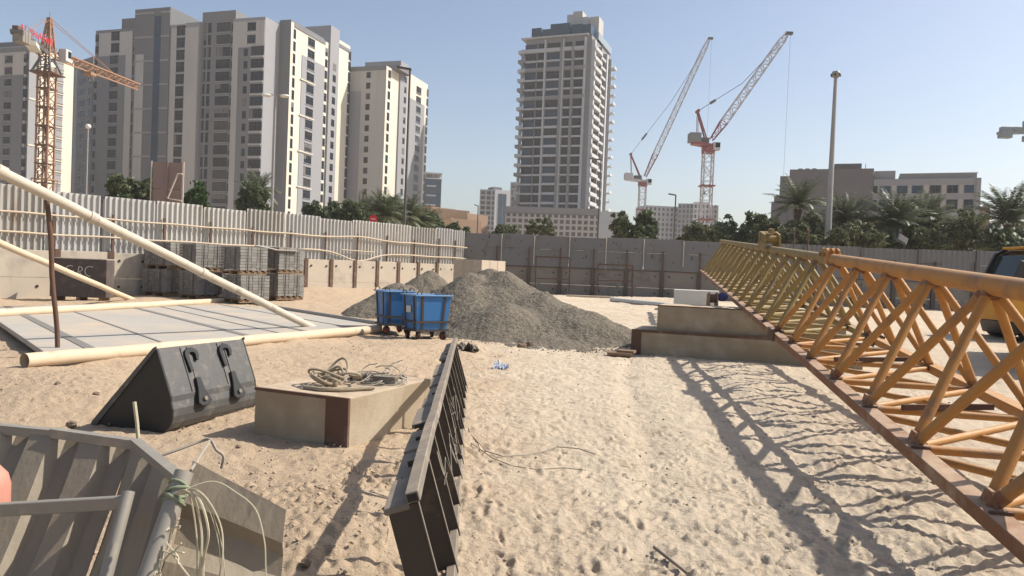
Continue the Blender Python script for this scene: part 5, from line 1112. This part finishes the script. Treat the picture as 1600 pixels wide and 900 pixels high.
# --- cream block
eL = -fF.e; cC = XY(597, 300, 223); cL = march(cC, eL, 530, 300); fC = Fac(cL, cC); C = Bld('apartment_building', 'cream apartment block standing right of the largest block', 'building', cC, ap)
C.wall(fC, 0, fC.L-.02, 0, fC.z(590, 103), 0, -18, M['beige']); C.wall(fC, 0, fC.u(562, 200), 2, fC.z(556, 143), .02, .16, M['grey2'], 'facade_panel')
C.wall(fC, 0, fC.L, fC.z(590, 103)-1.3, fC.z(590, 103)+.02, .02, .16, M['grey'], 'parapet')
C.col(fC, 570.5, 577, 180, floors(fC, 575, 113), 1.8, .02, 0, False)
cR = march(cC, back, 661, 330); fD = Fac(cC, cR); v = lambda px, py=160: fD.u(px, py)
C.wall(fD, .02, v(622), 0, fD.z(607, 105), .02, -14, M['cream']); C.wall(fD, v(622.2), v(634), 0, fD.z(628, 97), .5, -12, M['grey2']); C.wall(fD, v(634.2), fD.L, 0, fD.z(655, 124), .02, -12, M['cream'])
C.wall(fD, v(640), v(663), 2, fD.z(650, 158), .03, .16, M['grey2'], 'facade_panel')
C.wall(fC, fC.u(606, 100)-6, fC.u(606, 100)+2, fC.z(600, 103), fC.z(600, 96), -4, -12, M['grey'], 'plant_room')
zD = floors(fD, 650, 135); C.col(fD, 650, 657, 160, zD, 1.9, .16, 0); C.col(fD, 605, 609, 160, floors(fD, 607, 112), 2.4, .02, 0, False); C.col(fD, 628.5, 632, 160, floors(fD, 630, 120), 1.9, .5, 0, False); C.col(fD, 666, 669, 160, floors(fD, 667, 142), 2.4, .02, 0, False); C.done()
# --- left block
FH = 2.62; aC = XY(41, 280, 168); aL = march(aC, eL, -90, 280); fE = Fac(aL, aC); A = Bld('apartment_building', 'apartment block at the left edge behind the orange tower crane', 'building', aC, ap)
aR_ = march(aC, back, 109, 290); A.wall(fE, 0, fE.L-.02, 0, fE.z(30, 74), 0, -((aR_-aC).length-.1), M['grey']); A.wall(fE, 0, fE.u(40, 150), 2, fE.z(20, 82), .02, .14, M['beige'], 'facade_panel'); A.wall(fE, 0, fE.u(37, 150), 2, fE.z(20, 118), .16, .26, M['grey'], 'facade_panel')
A.wall(fE, max(.3, fE.L-40), fE.u(33, 100), fE.z(20, 74), fE.z(15, 58), -3, -9, M['grey3'], 'plant_room')
zA = floors(fE, 15, 87); A.col(fE, 8, 19, 150, zA, 1.6, .26); A.col(fE, 37.5, 42, 150, zA, 1.8, .26, 0, False)
aR = march(aC, back, 109, 290); fH = Fac(aC, aR); v = lambda px, py=160: fH.u(px, py)
A.wall(fH, .02, v(58), 0, fH.z(50, 72), .02, -12, M['grey2']); A.wall(fH, v(58.2), fH.L, 0, fH.z(85, 84), .3, -12, M['cream'])
A.col(fH, 83.5, 96.5, 160, [z for z in floors(fH, 90, 96)], 1.9, .3, 0, True, M['grey2']); A.col(fH, 59, 61.5, 160, floors(fH, 60, 90), 2.3, .3, 0, False)
for z in floors(fH, 50, 140)[::4]: A.wall(fH, .1, v(57.5), z-.5, z-.2, .03, .15, M['cream'], 'floor_band')
A.done()
FH = 3.2; aR = XY(108, 290, 226); gC = XY(140, 300, 217); fI = Fac(aR, gC); A2 = Bld('apartment_building', 'grey apartment block squeezed between the left block and the largest block', 'building', aR, ap); A2.wall(fI, .3, fI.L, 0, fI.z(125, 95), 0, -14, M['grey'])
zI = floors(fI, 128, 108); A2.col(fI, 123, 133, 150, zI, 2.0, .02); A2.col(fI, 137, 141, 150, zI, 2.0, .02, 0, False); A2.wall(fI, fI.u(116, 150), fI.u(121, 150), 2, fI.z(118, 100), .02, .12, M['grey2'], 'facade_panel'); A2.done()

# --- tall tower with balconies on its podium
tC = XY(914, 325, 250); an = R(21); tE = Vector((math.cos(an), -math.sin(an))); tL = march(tC, -tE, 813, 325); fT = Fac(tL, tC); tB = -fT.n; tR_ = march(tC, tB, 945, 325); fU = Fac(tC, tR_)
T_ = Bld('tower', 'tall white balconied residential tower on a perforated podium', 'building', tC); tt = T_.t
z0 = 15.5; FT = 3.25; NF = 20; ztop = z0+FT*NF
T_.wall(fT, 0, fT.L, 10, ztop+1.5, 0, -fU.L, M['towg'])
x5 = lambda x: fT.u(800+x/2.727, 220)
bays = [(42, 92), (97, 124), (136, 190), (212, 240), (254, 292)]
for k in range(NF):
    z = z0+FT*k
    for i, (a, b) in enumerate(bays): T_.win(fT, x5(a), x5(b), z+.45, z+3.05, .05, 2 if b-a > 40 else 1, False, M['glassb'] if (k+i) % 3 else M['glass'])
    for a, b in ((.12, .30), (.36, .60), (.70, .86)): T_.win(fU, fU.L*a, fU.L*b, z+.7, z+3.0, .05, 1, False)
    mb = MB(); fT.box(mb, x5(36), x5(300), z-.1, z+.14, .02, .8)
    for i, (a, b) in enumerate(bays): fT.box(mb, x5(a)-.2, x5(b)+.2, z+.141, z+.45+(.25 if (i == 2 and k < 12) else 0), .62, .79)
    if k in (14, 17, 19) or k % 7 == 3 and k > 12: fT.box(mb, x5(38), x5(300), z+.142, z+1.15, .795, .95)
    mb.build('balcony_band', M['tow'] if k not in (14, 17) else M['towg'], tt)
    mb = MB(); fT.box(mb, -2.7, -.01, z-.14, z+.14, -5, 1.0); fT.box(mb, -2.7, -2.58, z+.145, z+1.0, -5, 1.0); fT.box(mb, -2.575, -.01, z+.145, z+1.0, .88, 1.0); mb.build('side_balcony', M['tow'] if k % 3 else M['towg'], tt)
    mb = MB(); fU.box(mb, -.4+.0, fU.L*.32, z-.14, z+.16, .01, 1.7); fU.box(mb, -.4, fU.L*.32, z+.165, z+1.05, 1.56, 1.7); fU.box(mb, fU.L*.34, fU.L*.68, z-.12, z+.1, .01, .9); fU.box(mb, fU.L*.34, fU.L*.68, z+.101, z+.7, .8, .9); mb.build('corner_balcony', M['tow'], tt)
    mb = MB(); fU.box(mb, fU.L*.88, fU.L+.5, z-.12, z+.14, .01, 2.2); fU.box(mb, fU.L*.88, fU.L+.5, z+.145, z+.95, 2.08, 2.2); mb.build('end_balcony', M['tow'] if k % 2 else M['rail_gl'], tt)
for a, b, m, o in ((30, 39, 'towg', .95), (126, 133, 'tow', 1.0), (193, 203, 'towg', 1.05), (204, 209, 'tow', 1.0), (242, 252, 'towg', 1.05), (294, 303, 'tow', .95), (94, 96.5, 'towg', .9)):
    T_.wall(fT, x5(a), x5(b), 11, ztop+(.8 if m == 'tow' else -2), .025, o, M[m], 'pier')
for a, b, m in ((.0, .06, 'tow'), (.32, .345, 'towg'), (.62, .68, 'tow'), (.86, .88, 'tow')): T_.wall(fU, fU.L*a+.01, fU.L*b, 11, ztop, .025, 1.2, M[m], 'pier')
T_.wall(fT, x5(30)-.3, x5(310), ztop+1.52, ztop+1.95, 1.2, -fU.L-.2, M['tow'], 'roof_slab')
for a, b, h, o in ((76, 116, 3.2, .6), (122, 155, 2.6, .4), (156, 238, 4.0, .9), (244, 290, 3.4, .6), (291, 325, 3.2, .3)): T_.wall(fT, x5(a-8), x5(b-8), ztop+1.96, ztop+1.96+h, o, -6, M['glassb'], 'glass_penthouse')
T_.wall(fT, x5(235), x5(330), ztop+1.97, ztop+4.5, -6.2, -fU.L+2, M['rail_gl'], 'glass_screen')
for a, b, h, m in ((195, 235, 9.5, 'tow'), (222, 262, 10.4, 'beige'), (262, 290, 8.2, 'tow'), (292, 335, 8.0, 'beige')): T_.wall(fT, x5(a-8), x5(b-8)-.02, ztop+1.97, ztop+1.97+h, -6.3-.1*(a % 7), -13, M[m], 'roof_room')
T_.done()
scr = bpy.data.materials.new('perforated_screen'); scr.use_nodes = True; N = scr.node_tree.nodes; L = scr.node_tree.links
tc = N.new('ShaderNodeTexCoord'); sep = N.new('ShaderNodeSeparateXYZ'); L.new(tc.outputs['Object'], sep.inputs[0])
def mth(op, a, b=None):
    n = N.new('ShaderNodeMath'); n.operation = op
    for i, q in enumerate((a, b)):
        if q is None: continue
        if isinstance(q, (int, float)): n.inputs[i].default_value = q
        else: L.new(q, n.inputs[i])
    return n.outputs[0]
gx = mth('GREATER_THAN', mth('FRACT', mth('MULTIPLY', sep.outputs[0], .62)), .36); gzz = mth('GREATER_THAN', mth('FRACT', mth('MULTIPLY', sep.outputs[2], .62)), .36)
mk = mth('MULTIPLY', gx, gzz); mx = N.new('ShaderNodeMix'); mx.data_type = 'RGBA'; L.new(mk, mx.inputs[0]); mx.inputs[6].default_value = (.36, .335, .31, 1); mx.inputs[7].default_value = (.085, .08, .08, 1); L.new(mx.outputs[2], N['Principled BSDF'].inputs['Base Color']); N['Principled BSDF'].inputs['Roughness'].default_value = .85
p0, p1, p2 = XY(788, 345, 203), XY(935, 345, 200), XY(975, 345, 199); fP = Fac(p0, p1); P_ = Bld('podium', 'low wide podium with a perforated grey screen under the tower', 'building', p0)
zt_ = fP.z(860, 326); P_.wall(fP, 0, fP.L, 0, zt_, 0, -38, M['towg'], 'wall'); P_.wall(fP, .3, fP.L-.3, 2, zt_-1.6, .02, .2, scr, 'screen_panel'); P_.wall(fP, -.2, fP.L+.2, zt_-1.4, zt_+.3, .21, -.3, M['towg'], 'parapet')
fP2 = Fac(p1, p2); P_.wall(fP2, .05, fP2.L, 0, fP2.z(955, 331), .0, -30, M['tow'], 'end_wall')
# --- far buildings
def simple(name, label, cat, pl, pr_, py, D, dp, ytop, m, grp=None, cols=(), rows=0, wm=None, bands=None, turn=0):
    a = XY(pl, py, D); b = XY(pr_, py, D-turn); f = Fac(a, b); bl = Bld(name, label, cat, a, grp); zt_ = f.z((pl+pr_)/2, ytop); bl.wall(f, 0, f.L, 0, zt_, 0, -dp, m)
    if rows:
        h = (zt_-2)/rows
        for c0, c1 in cols:
            for k in range(rows): bl.win(f, f.L*c0, f.L*c1, 1.5+h*k+h*.2, 1.5+h*k+h*.85, .02, 0, False, wm)
    if bands: 
        n, bm_ = bands; h = (zt_-4)/n
        for k in range(n): bl.wall(f, f.L*.3, f.L*.75, 3+h*k+h*.35, 3+h*k+h*.5, .03, .5, bm_, 'floor_band')
    bl.done(); return f, bl, zt_
gf = 'far buildings behind the site'
f, bl, zt_ = simple('office_tower', 'blue glass office tower with white bands, right of the cream block', 'building', 655, 688, 335, 390, 20, 279, M['glassb'], gf, bands=(9, M['tow']), turn=-2)
bl.wall(f, f.L*.2, f.L+.3, zt_+2.6, zt_+3.2, .4, -20, M['tow'], 'roof_canopy')
for u_ in (.25, .6, .98): bl.wall(f, f.L*u_-.2, f.L*u_+.2, zt_+.01, zt_+2.6, 0, -.4, M['tow'], 'roof_post')
f, bl, zt_ = simple('apartment_tower', 'small far pale tower left of the podium', 'building', 748, 771, 350, 420, 22, 296, M['grey2'], gf, cols=((.08, .36), (.48, .74), (.85, .97)), rows=16)
f2_ = Fac(XY(771, 350, 420), XY(795, 350, 424)); bl.wall(f2_, .05, f2_.L, 0, f2_.z(783, 297), .6, -20, M['tow']); 
for a, b in ((.22, .5), (.53, .74)): bl.wall(f2_, f2_.L*a, f2_.L*b, 4, f2_.z(783, 303), .62, .8, M['glassb'], 'glazing')
bl.wall(f2_, 0, f2_.L*.6, f2_.z(783, 297)+.02, f2_.z(783, 292), -3, -10, M['grey3'], 'plant_room')
simple('apartment_tower', 'far narrow hazy tower half hidden by the tall tower', 'building', 796, 818, 330, 430, 20, 285, M['towg'], gf, cols=((.1, .3), (.4, .6), (.7, .9)), rows=14)
gv = 'brown villas beyond the fence'
def villa(label, pl, pm, pr_, ytop, D):
    a, b = XY(pl, 345, D), XY(pm, 345, D-3); f = Fac(a, b); bl = Bld('villa', label, 'villa', a, gv); z_ = f.z(pm, ytop); bl.wall(f, 0, f.L, 0, z_, 0, -9, M['tan_dk']); c = XY(pr_, 345, D+5); f2 = Fac(b, c); bl.wall(f2, .03, f2.L, 0, z_-.1, .0, -6, M['tan'])
    for u_ in (.3, .7): bl.win(f2, f2.L*(u_-.12), f2.L*(u_+.12), z_-2.8, z_-1.2, .02, 0, False)
    bl.win(f, f.L*.6, f.L*.8, z_-2.8, z_-1.4, .02, 0, False)
    bl.wall(f, -.1, f.L+.1, z_-.25, z_+.15, .02, .2, M['tan'], 'parapet'); bl.done()
villa('brown flat roofed villa at the foot of the blue glass tower', 660, 676, 686, 323, 215); villa('second brown villa with a lit side right of the first', 680, 688, 700, 326, 210); villa('wide tan villa nearest the far street lamp', 707, 730, 745, 333, 200); villa('low brown villa between the two taller villas', 694, 706, 722, 341, 190)
gq = [(i/13+.015, i/13+.05) for i in range(13)]
f, bl, zt_ = simple('apartment_building', 'wide far hazy apartment block behind the luffing cranes', 'building', 1006, 1066, 360, 430, 18, 322, M['grey2'], gf, cols=[(.02+i*.11, .075+i*.11) for i in range(9)], rows=14, turn=-3)
fq = Fac(XY(1058, 360, 426), XY(1121, 360, 420)); bl.w = []; bl.wall(fq, 0, fq.L*.38, 0, fq.z(1070, 318), .3, -16, M['grey']); bl.wall(fq, fq.L*.381, fq.L*.8, 0, fq.z(1090, 316), 1.5, -16, M['tow']); bl.wall(fq, fq.L*.801, fq.L, 0, fq.z(1110, 321), .5, -16, M['towg'])
for i in range(10):
    for k in range(15): bl.win(fq, fq.L*(.02+i*.098), fq.L*(.075+i*.098), 2+k*2.85, 3.9+k*2.85, .32 if i < 4 else 1.55 if i < 8 else .55, 0, False)
bl.done()
# --- brown office block on the right
h0, h1, h2 = XY(1207, 370, 157), XY(1358, 375, 150), XY(1528, 380, 142); fo = Fac(h0, h1); fw = Fac(h1, h2); O = Bld('office_building', 'brown and grey office block behind the palms on the right', 'building', h0)
U = lambda px, py=320: fo.u(px, py); W_ = lambda px, py=320: fw.u(px, py)
for a, b, y in ((1205, 1209, 317), (1209, 1217, 307), (1217, 1231.5, 275), (1231.5, 1363, 264)): O.wall(fo, U(a), U(b)-.01, 0, fo.z((a+b)/2, y), 0 if b > 1300 else -.15, -22, M['brown'])
O.wall(fo, U(1301), U(1344), fo.z(1320, 264)+.01, fo.z(1320, 254), -1.5, -9, M['brown'], 'plant_room')
for a in (1244, 1255, 1266): O.wall(fo, U(a), U(a+7), fo.z(1260, 264)+.01, fo.z(1260, 261), -2, -4, M['brown'], 'roof_unit')
O.wall(fo, U(1350), U(1350.8), fo.z(1350, 263)+.01, fo.z(1350, 254), -2, -2.3, M['lampd'], 'mast')
OG = mat('office_grey', (.25, .245, .25), .85, c2=(.22, .215, .22), scale=.3); OP = mat('office_panel', (.36, .335, .31), .85, scale=.3)
O.wall(fw, W_(1363)+.05, fw.L, 0, fw.z(1450, 279), .1, -20, OG); O.wall(fw, W_(1363)+.06, W_(1397), fw.z(1380, 279)+.01, fw.z(1380, 266), -1, -14, OG, 'roof_block'); O.wall(fw, W_(1404), fw.L-.6, fw.z(1470, 279)+.01, fw.z(1470, 270), -1.2, -14, OG, 'roof_block'); O.wall(fw, W_(1404), fw.L-.5, fw.z(1470, 270)+.02, fw.z(1470, 269), -1, -14.2, OP, 'roof_slab')
cs = [(1364, 1370), (1374, 1391), (1401, 1417), (1424, 1441), (1452, 1469), (1479, 1496), (1506, 1521)]
for z1, z2 in ((fw.z(1450, 290), fw.z(1450, 302)), (fw.z(1450, 312), fw.z(1450, 330)), (fw.z(1450, 340), fw.z(1450, 356))):
    for a, b in cs: O.win(fw, W_(a, 310), W_(b, 310), z2, z1, .12, 1, False, random.choice([M['glassb'], M['glass']]))
    for (a, b), (c, d) in zip(cs, cs[1:]): O.wall(fw, W_(b, 310)+.2, W_(c, 310)-.2, z2-.1, z1+.15, .11, .2, OP, 'facade_panel')
O.wall(fw, fw.L-.8, fw.L-.1, 2, fw.z(1500, 281), .11, .4, OG, 'pier')
O.done()
f, bl, zt_ = simple('low_building', 'sliver of a brown building behind the rightmost palm', 'building', 1534, 1544, 380, 170, 10, 322, M['tan_dk'], gf)

# ------------------------------------------------------------------ cranes
def lat(mb, a, b, w0, w1, bay, rc, rb, ms=0, sides=4, upv=(0, 0, 1)):
    a = Vector(a); b = Vector(b); d = (b-a); L_ = d.length; d.normalize(); s = d.cross(Vector(upv)); s = Vector((1, 0, 0)) if s.length < .2 else s.normalized(); q = d.cross(s).normalized()
    cor = [(1, 1), (-1, 1), (-1, -1), (1, -1)] if sides == 4 else [(1, -1), (-1, -1), (0, 1)]
    P = lambda t, c: a+d*t+(s*c[0]+q*c[1])*(w0+(w1-w0)*t/L_)*.5
    for c in cor: mb.beam(P(0, c), P(L_, c), rc*2, rc*2, q)
    n = max(2, round(L_/bay))
    for i in range(n):
        t0, t1 = L_*i/n, L_*(i+1)/n
        for j in range(len(cor)):
            c, e = cor[j], cor[(j+1) % len(cor)]
            if i % 2: c, e = e, c
            mb.beam(P(t0, c), P(t1, e), rb*2, rb*2, q); mb.beam(P(t1, c), P(t1, e), rb*1.8, rb*1.8, q)
def luffer(label, D, mb_px, mt_px, plat, aft, jroot, jtip, wire_mid, cw, mw, heavy):
    base = at(*mb_px, D); base.z = 0; mt = at(*mt_px, D); mt.x = base.x+.0; t = thing('tower_crane', label, 'tower crane', base, 0, 'luffing tower cranes beyond the far wall')
    m = MB(); lat(m, base, mt, mw, mw, mw*1.05, .13, .06); m.build('mast', M['crane_w'], t)
    q = lambda p: Vector((at(*p, D).x, D, at(*p, D).z))
    m = MB(); m.tube([mt-up*.2, mt+up*1.0], mw*.75, 12); m.build('slewing_ring', M['crane_r'], t)
    for f_ in (.75, .5): 
        c = base.lerp(mt, f_); m = MB(); m.box(c, (mw*1.5, mw*1.5, .25)); m.build('collar', M['crane_r'], t)
    a, b = q(plat[0]), q(plat[1]); m = MB(); m.beam(a, b, 2.4, .7); m.build('counter_deck', M['crane_w'] if not heavy else M['crane_r'], t)
    m = MB(); m.box(q(cw)+up*.2, (2.4, 2.6, 2.0)); m.build('counterweight', M['towg'] if heavy else M['crane_w'], t, bevel=.05)
    m = MB(); m.box(a.lerp(b, .55)+up*.9, (2.2, 1.8, 1.1)); m.build('winch_house', M['crane_d'], t, bevel=.05)
    m = MB(); m.box(b+Vector((.6, -.9, -.1)), (1.5, 1.4, 1.7)); cb_ = m.build('cab', M['crane_w'], t, bevel=.06); m = MB(); m.box(b+Vector((.75, -1.62, .1)), (1.0, .06, 1.0)); m.build('cab_window', M['glass'], cb_)
    r_, tip, ap_ = q(jroot), q(jtip), q(aft); 
    for s in (-.8, .8):
        m = MB(); m.beam(a.lerp(b, .75)+Vector((0, s, .3)), ap_+Vector((0, s*.5, 0)), .28, .28); m.beam(a.lerp(b, .25)+Vector((0, s, .3)), ap_+Vector((0, s*.5, 0)), .12, .12); m.build('a_frame', M['crane_r'], t)
    m = MB(); m.tube([ap_-Vector((0, .9, 0)), ap_+Vector((0, .9, 0))], .35, 10); m.build('head_sheave', M['crane_r'], t)
    md = r_.lerp(tip, .16); m = MB(); lat(m, r_, md, .7, 1.5, 1.5, .1, .055, upv=(0, 1, 0)); m.build('jib_foot', M['crane_r'], t)
    m = MB(); lat(m, md, r_.lerp(tip, .93), 1.5, 1.25, 1.45, .095, .055, upv=(0, 1, 0)); lat(m, r_.lerp(tip, .93), tip, 1.25, .6, 1.0, .09, .05, upv=(0, 1, 0)); m.build('jib', M['crane_w'], t)
    m = MB(); m.box(tip+Vector((.4, 0, 0)), (1.5, .9, .6)); m.build('jib_head', M['crane_d'], t, bevel=.05)
    m = MB(); w_ = q(wire_mid)
    for s in (-.35, .35): m.tube([ap_+Vector((0, s, 0)), w_+Vector((0, s, 0)), r_.lerp(tip, .9)+Vector((0, s, 0))], .045, 5)
    m.build('luffing_rope', M['crane_d'], t); m = MB(); m.tube([ap_.lerp(w_, .28), ap_.lerp(w_, .40)], .28, 8); m.build('rope_block', M['crane_d'], t)
    m = MB(); hk = tip-up*(tip.z*.62); m.tube([tip+Vector((.7, 0, 0)), hk+Vector((.7, 0, 0))], .028, 5); m.build('hoist_rope', M['crane_d'], t)
    m = MB(); m.box(hk+Vector((.7, 0, -.5)), (.5, .5, 1.0)); m.build('hook_block', M['crane_d'], t, bevel=.08); return t
luffer('nearer white and red luffing crane with a pale counterweight box', 160, (1101, 362), (1105.5, 238), ((1081, 223), (1113, 229)), (1090, 174), (1112, 218), (1230, 52), (1160, 130), (1085, 217), 2.0, True)
luffer('farther white and red luffing crane, left of its twin', 220, (1002, 340), (1004, 290), ((979, 280), (1010, 284)), (985.5, 241), (1008, 276), (1108, 60), (1048, 160), (982, 277), 1.9, False)
# orange hammerhead crane on the left
D = 115; base = at(69, 290, D); base.z = 0; CX = base.x; zj = at(74, 84, D).z; t = thing('tower_crane', 'orange tower crane with red lettering on its counter jib', 'tower crane', base); O_ = M['crane_o']
m = MB(); lat(m, base, Vector((CX, D, zj-2.2)), 1.75, 1.75, 1.8, .12, .055); m.build('mast', O_, t)
m = MB()
for k in range(1, 9): z = zj-2.5-k*2.9; m.box((CX, D, z), (2.1, 2.1, .14)); m.beam((CX+.4, D-.3, z), (CX-.2, D+.3, z+2.7), .3, .05)
m.build('mast_platform', M['rust'], t)
for w_, z_ in ((2.6, zj-8*2.2-2), (2.5, zj-20)): 
    pass
m = MB(); z_ = base.z+9.5
for sx in (-1.25, 1.25):
    for sy in (-1.25, 1.25): m.beam((CX+sx, D+sy, z_-3.5), (CX+sx, D+sy, z_+3.5), .1, .1, (1, 0, 0))
for zz in (-3.5, -1.2, 1.2, 3.5):
    for s in (-1.25, 1.25): m.beam((CX-1.25, D+s, z_+zz), (CX+1.25, D+s, z_+zz), .1, .14); m.beam((CX+s, D-1.25, z_+zz), (CX+s, D+1.25, z_+zz), .1, .14)
m.build('climbing_frame', O_, t)
m = MB(); lat(m, Vector((CX, D, zj-3.2)), Vector((CX, D, zj-.6)), 3.0, 1.2, 1.3, .13, .07); m.build('turntable', M['crane_d'], t); m = MB(); m.box((CX, D, zj-3.1), (3.6, 3.6, .18)); m.build('turntable_deck', M['rust'], t)
apx = Vector((CX+.2, D, at(75, 28, D).z)); m = MB(); lat(m, Vector((CX, D, zj-.6)), apx, 1.6, .35, 1.1, .12, .06); m.build('tower_head', O_, t)
Tp = at(215, 136, 137); m = MB(); lat(m, Vector((CX+.3, D+1.5, zj+.2)), Tp, 1.25, 1.0, 1.25, .1, .055, sides=3); m.build('jib', O_, t)
m = MB(); c = Vector((CX+.2, D, zj)).lerp(Tp, .42); m.box(c-up*.8, (1.3, 1.6, .5)); m.tube([c-up*1, c-up*2.0], .08, 6); m.build('trolley', O_, t)
Cp = at(26, 48, 104); Cm = Vector((CX-.1, D-1, zj)); m = MB(); m.beam(Cm, Cp, 1.7, .35); 
for s in (-.8, .8): m.beam(Cm+Vector((s, 0, -.15)), Cp+Vector((s, 0, -.15)), .16, .55)
m.build('counter_jib', M['crane_d'], t)
m = MB(); 
for k in range(3): m.box((Cp.x, Cp.y+.5+.6*k, Cp.z-.55), (1.5, .54, 1.7))
m.build('counterweight', M['conc_lo'], t, bevel=.03)
m = MB(); m.beam(Cp+Vector((0, 2.9, -.7)), Cm+Vector((0, -1.6, -.35)), 1.5, .55); m.build('under_deck', M['foam'], t)
m = MB(); m.box(Cp+Vector((-.3, .6, .5)), (.9, 1.0, .6)); m.build('winch_house', M['rust'], t, bevel=.05)
m = MB()
for k in range(8):
    f_ = k/7; p = Cp.lerp(Cm, .1+.85*f_); m.beam(p+Vector((.86, 0, .1)), p+Vector((.86, 0, 1.15)), .05, .05, (1, 0, 0))
m.beam(Cp.lerp(Cm, .1)+Vector((.86, 0, 1.1)), Cp.lerp(Cm, .95)+Vector((.86, 0, 1.1)), .05, .05); m.build('hand_rail', O_, t)
RT = Matrix(((0, 0, 1), (1, 0, 0), (0, 1, 0))); pc = Cp.lerp(Cm, .50); text('AL-SHAFAR', 'red_lettering', 1.5, pc+Vector((.95, 0, .5)), RT, M['signred'], t, .03)
m = MB(); m.box((CX+1.5, D+2.0, zj+.3), (1.2, 1.5, 1.9)); cb_ = m.build('cab', M['crane_w'], t, bevel=.05); m = MB(); m.box((CX+1.5, D+2.77, zj+.5), (.9, .04, 1.0)); m.box((CX+2.12, D+2.2, zj+.5), (.04, .8, 1.0)); m.build('cab_window', M['glass'], cb_)
m = MB()
for s in (-.3, .3): m.tube([apx+Vector((s, 0, -.2)), Vector((CX+.2+s, D, zj)).lerp(Tp, .68)+up*.9], .05, 5); m.tube([apx+Vector((s, 0, -.2)), Cp+Vector((s, 1.5, .3))], .03, 5)
m.build('tie_bar', O_, t)
m = MB(); m.beam(apx+Vector((0, 0, -.8)), apx+Vector((-.2, -1.8, -.8)), .07, .1); m.tube([apx-up*.1, apx+up*.9], .04, 5); m.build('aerial', O_, t)
# grey crane at the right edge
D = 210; a = at(1560, 208, D); b = at(1650, 203, D); t = thing('tower_crane', 'grey tower crane counter jib entering at the right edge', 'tower crane', Vector((b.x, D, 0))); G_ = mat('crane_grey', (.16, .19, .21), .7)
m = MB(); m.beam(a, Vector((b.x, D, a.z+1.0)), 1.8, .7); m.build('counter_jib', G_, t)
m = MB(); m.box(a+Vector((1.9, 0, -.4)), (3.1, 2.0, 1.9)); m.build('counterweight', G_, t, bevel=.05)
m = MB(); m.box(a+Vector((2.2, 0, 1.1)), (3.2, 1.6, 1.3)); m.box(a+Vector((5.2, 0, 1.3)), (2.2, 1.4, 1.1)); m.build('winch_house', G_, t, bevel=.05)
m = MB(); lat(m, Vector((b.x, D, 0)), Vector((b.x, D, a.z)), 2, 2, 2.1, .13, .06); lat(m, Vector((b.x, D, a.z)), Vector((b.x, D, a.z+8)), 1.8, .4, 1.4, .12, .06); m.build('mast', G_, t)
m = MB(); m.beam(at(1599, 190, D), at(1599, 206, D), .35, .35, (1, 0, 0)); m.beam(at(1599, 190, D), at(1608, 190, D), .3, .3); m.box(at(1602, 217, D), (1.2, 1.2, 1.6)); m.build('cab', G_, t)
m = MB(); lat(m, Vector((b.x, D, a.z+.5)), Vector((b.x+40, D+6, a.z+.8)), 1.4, 1.1, 1.6, .1, .06, sides=3); m.build('jib', G_, t)
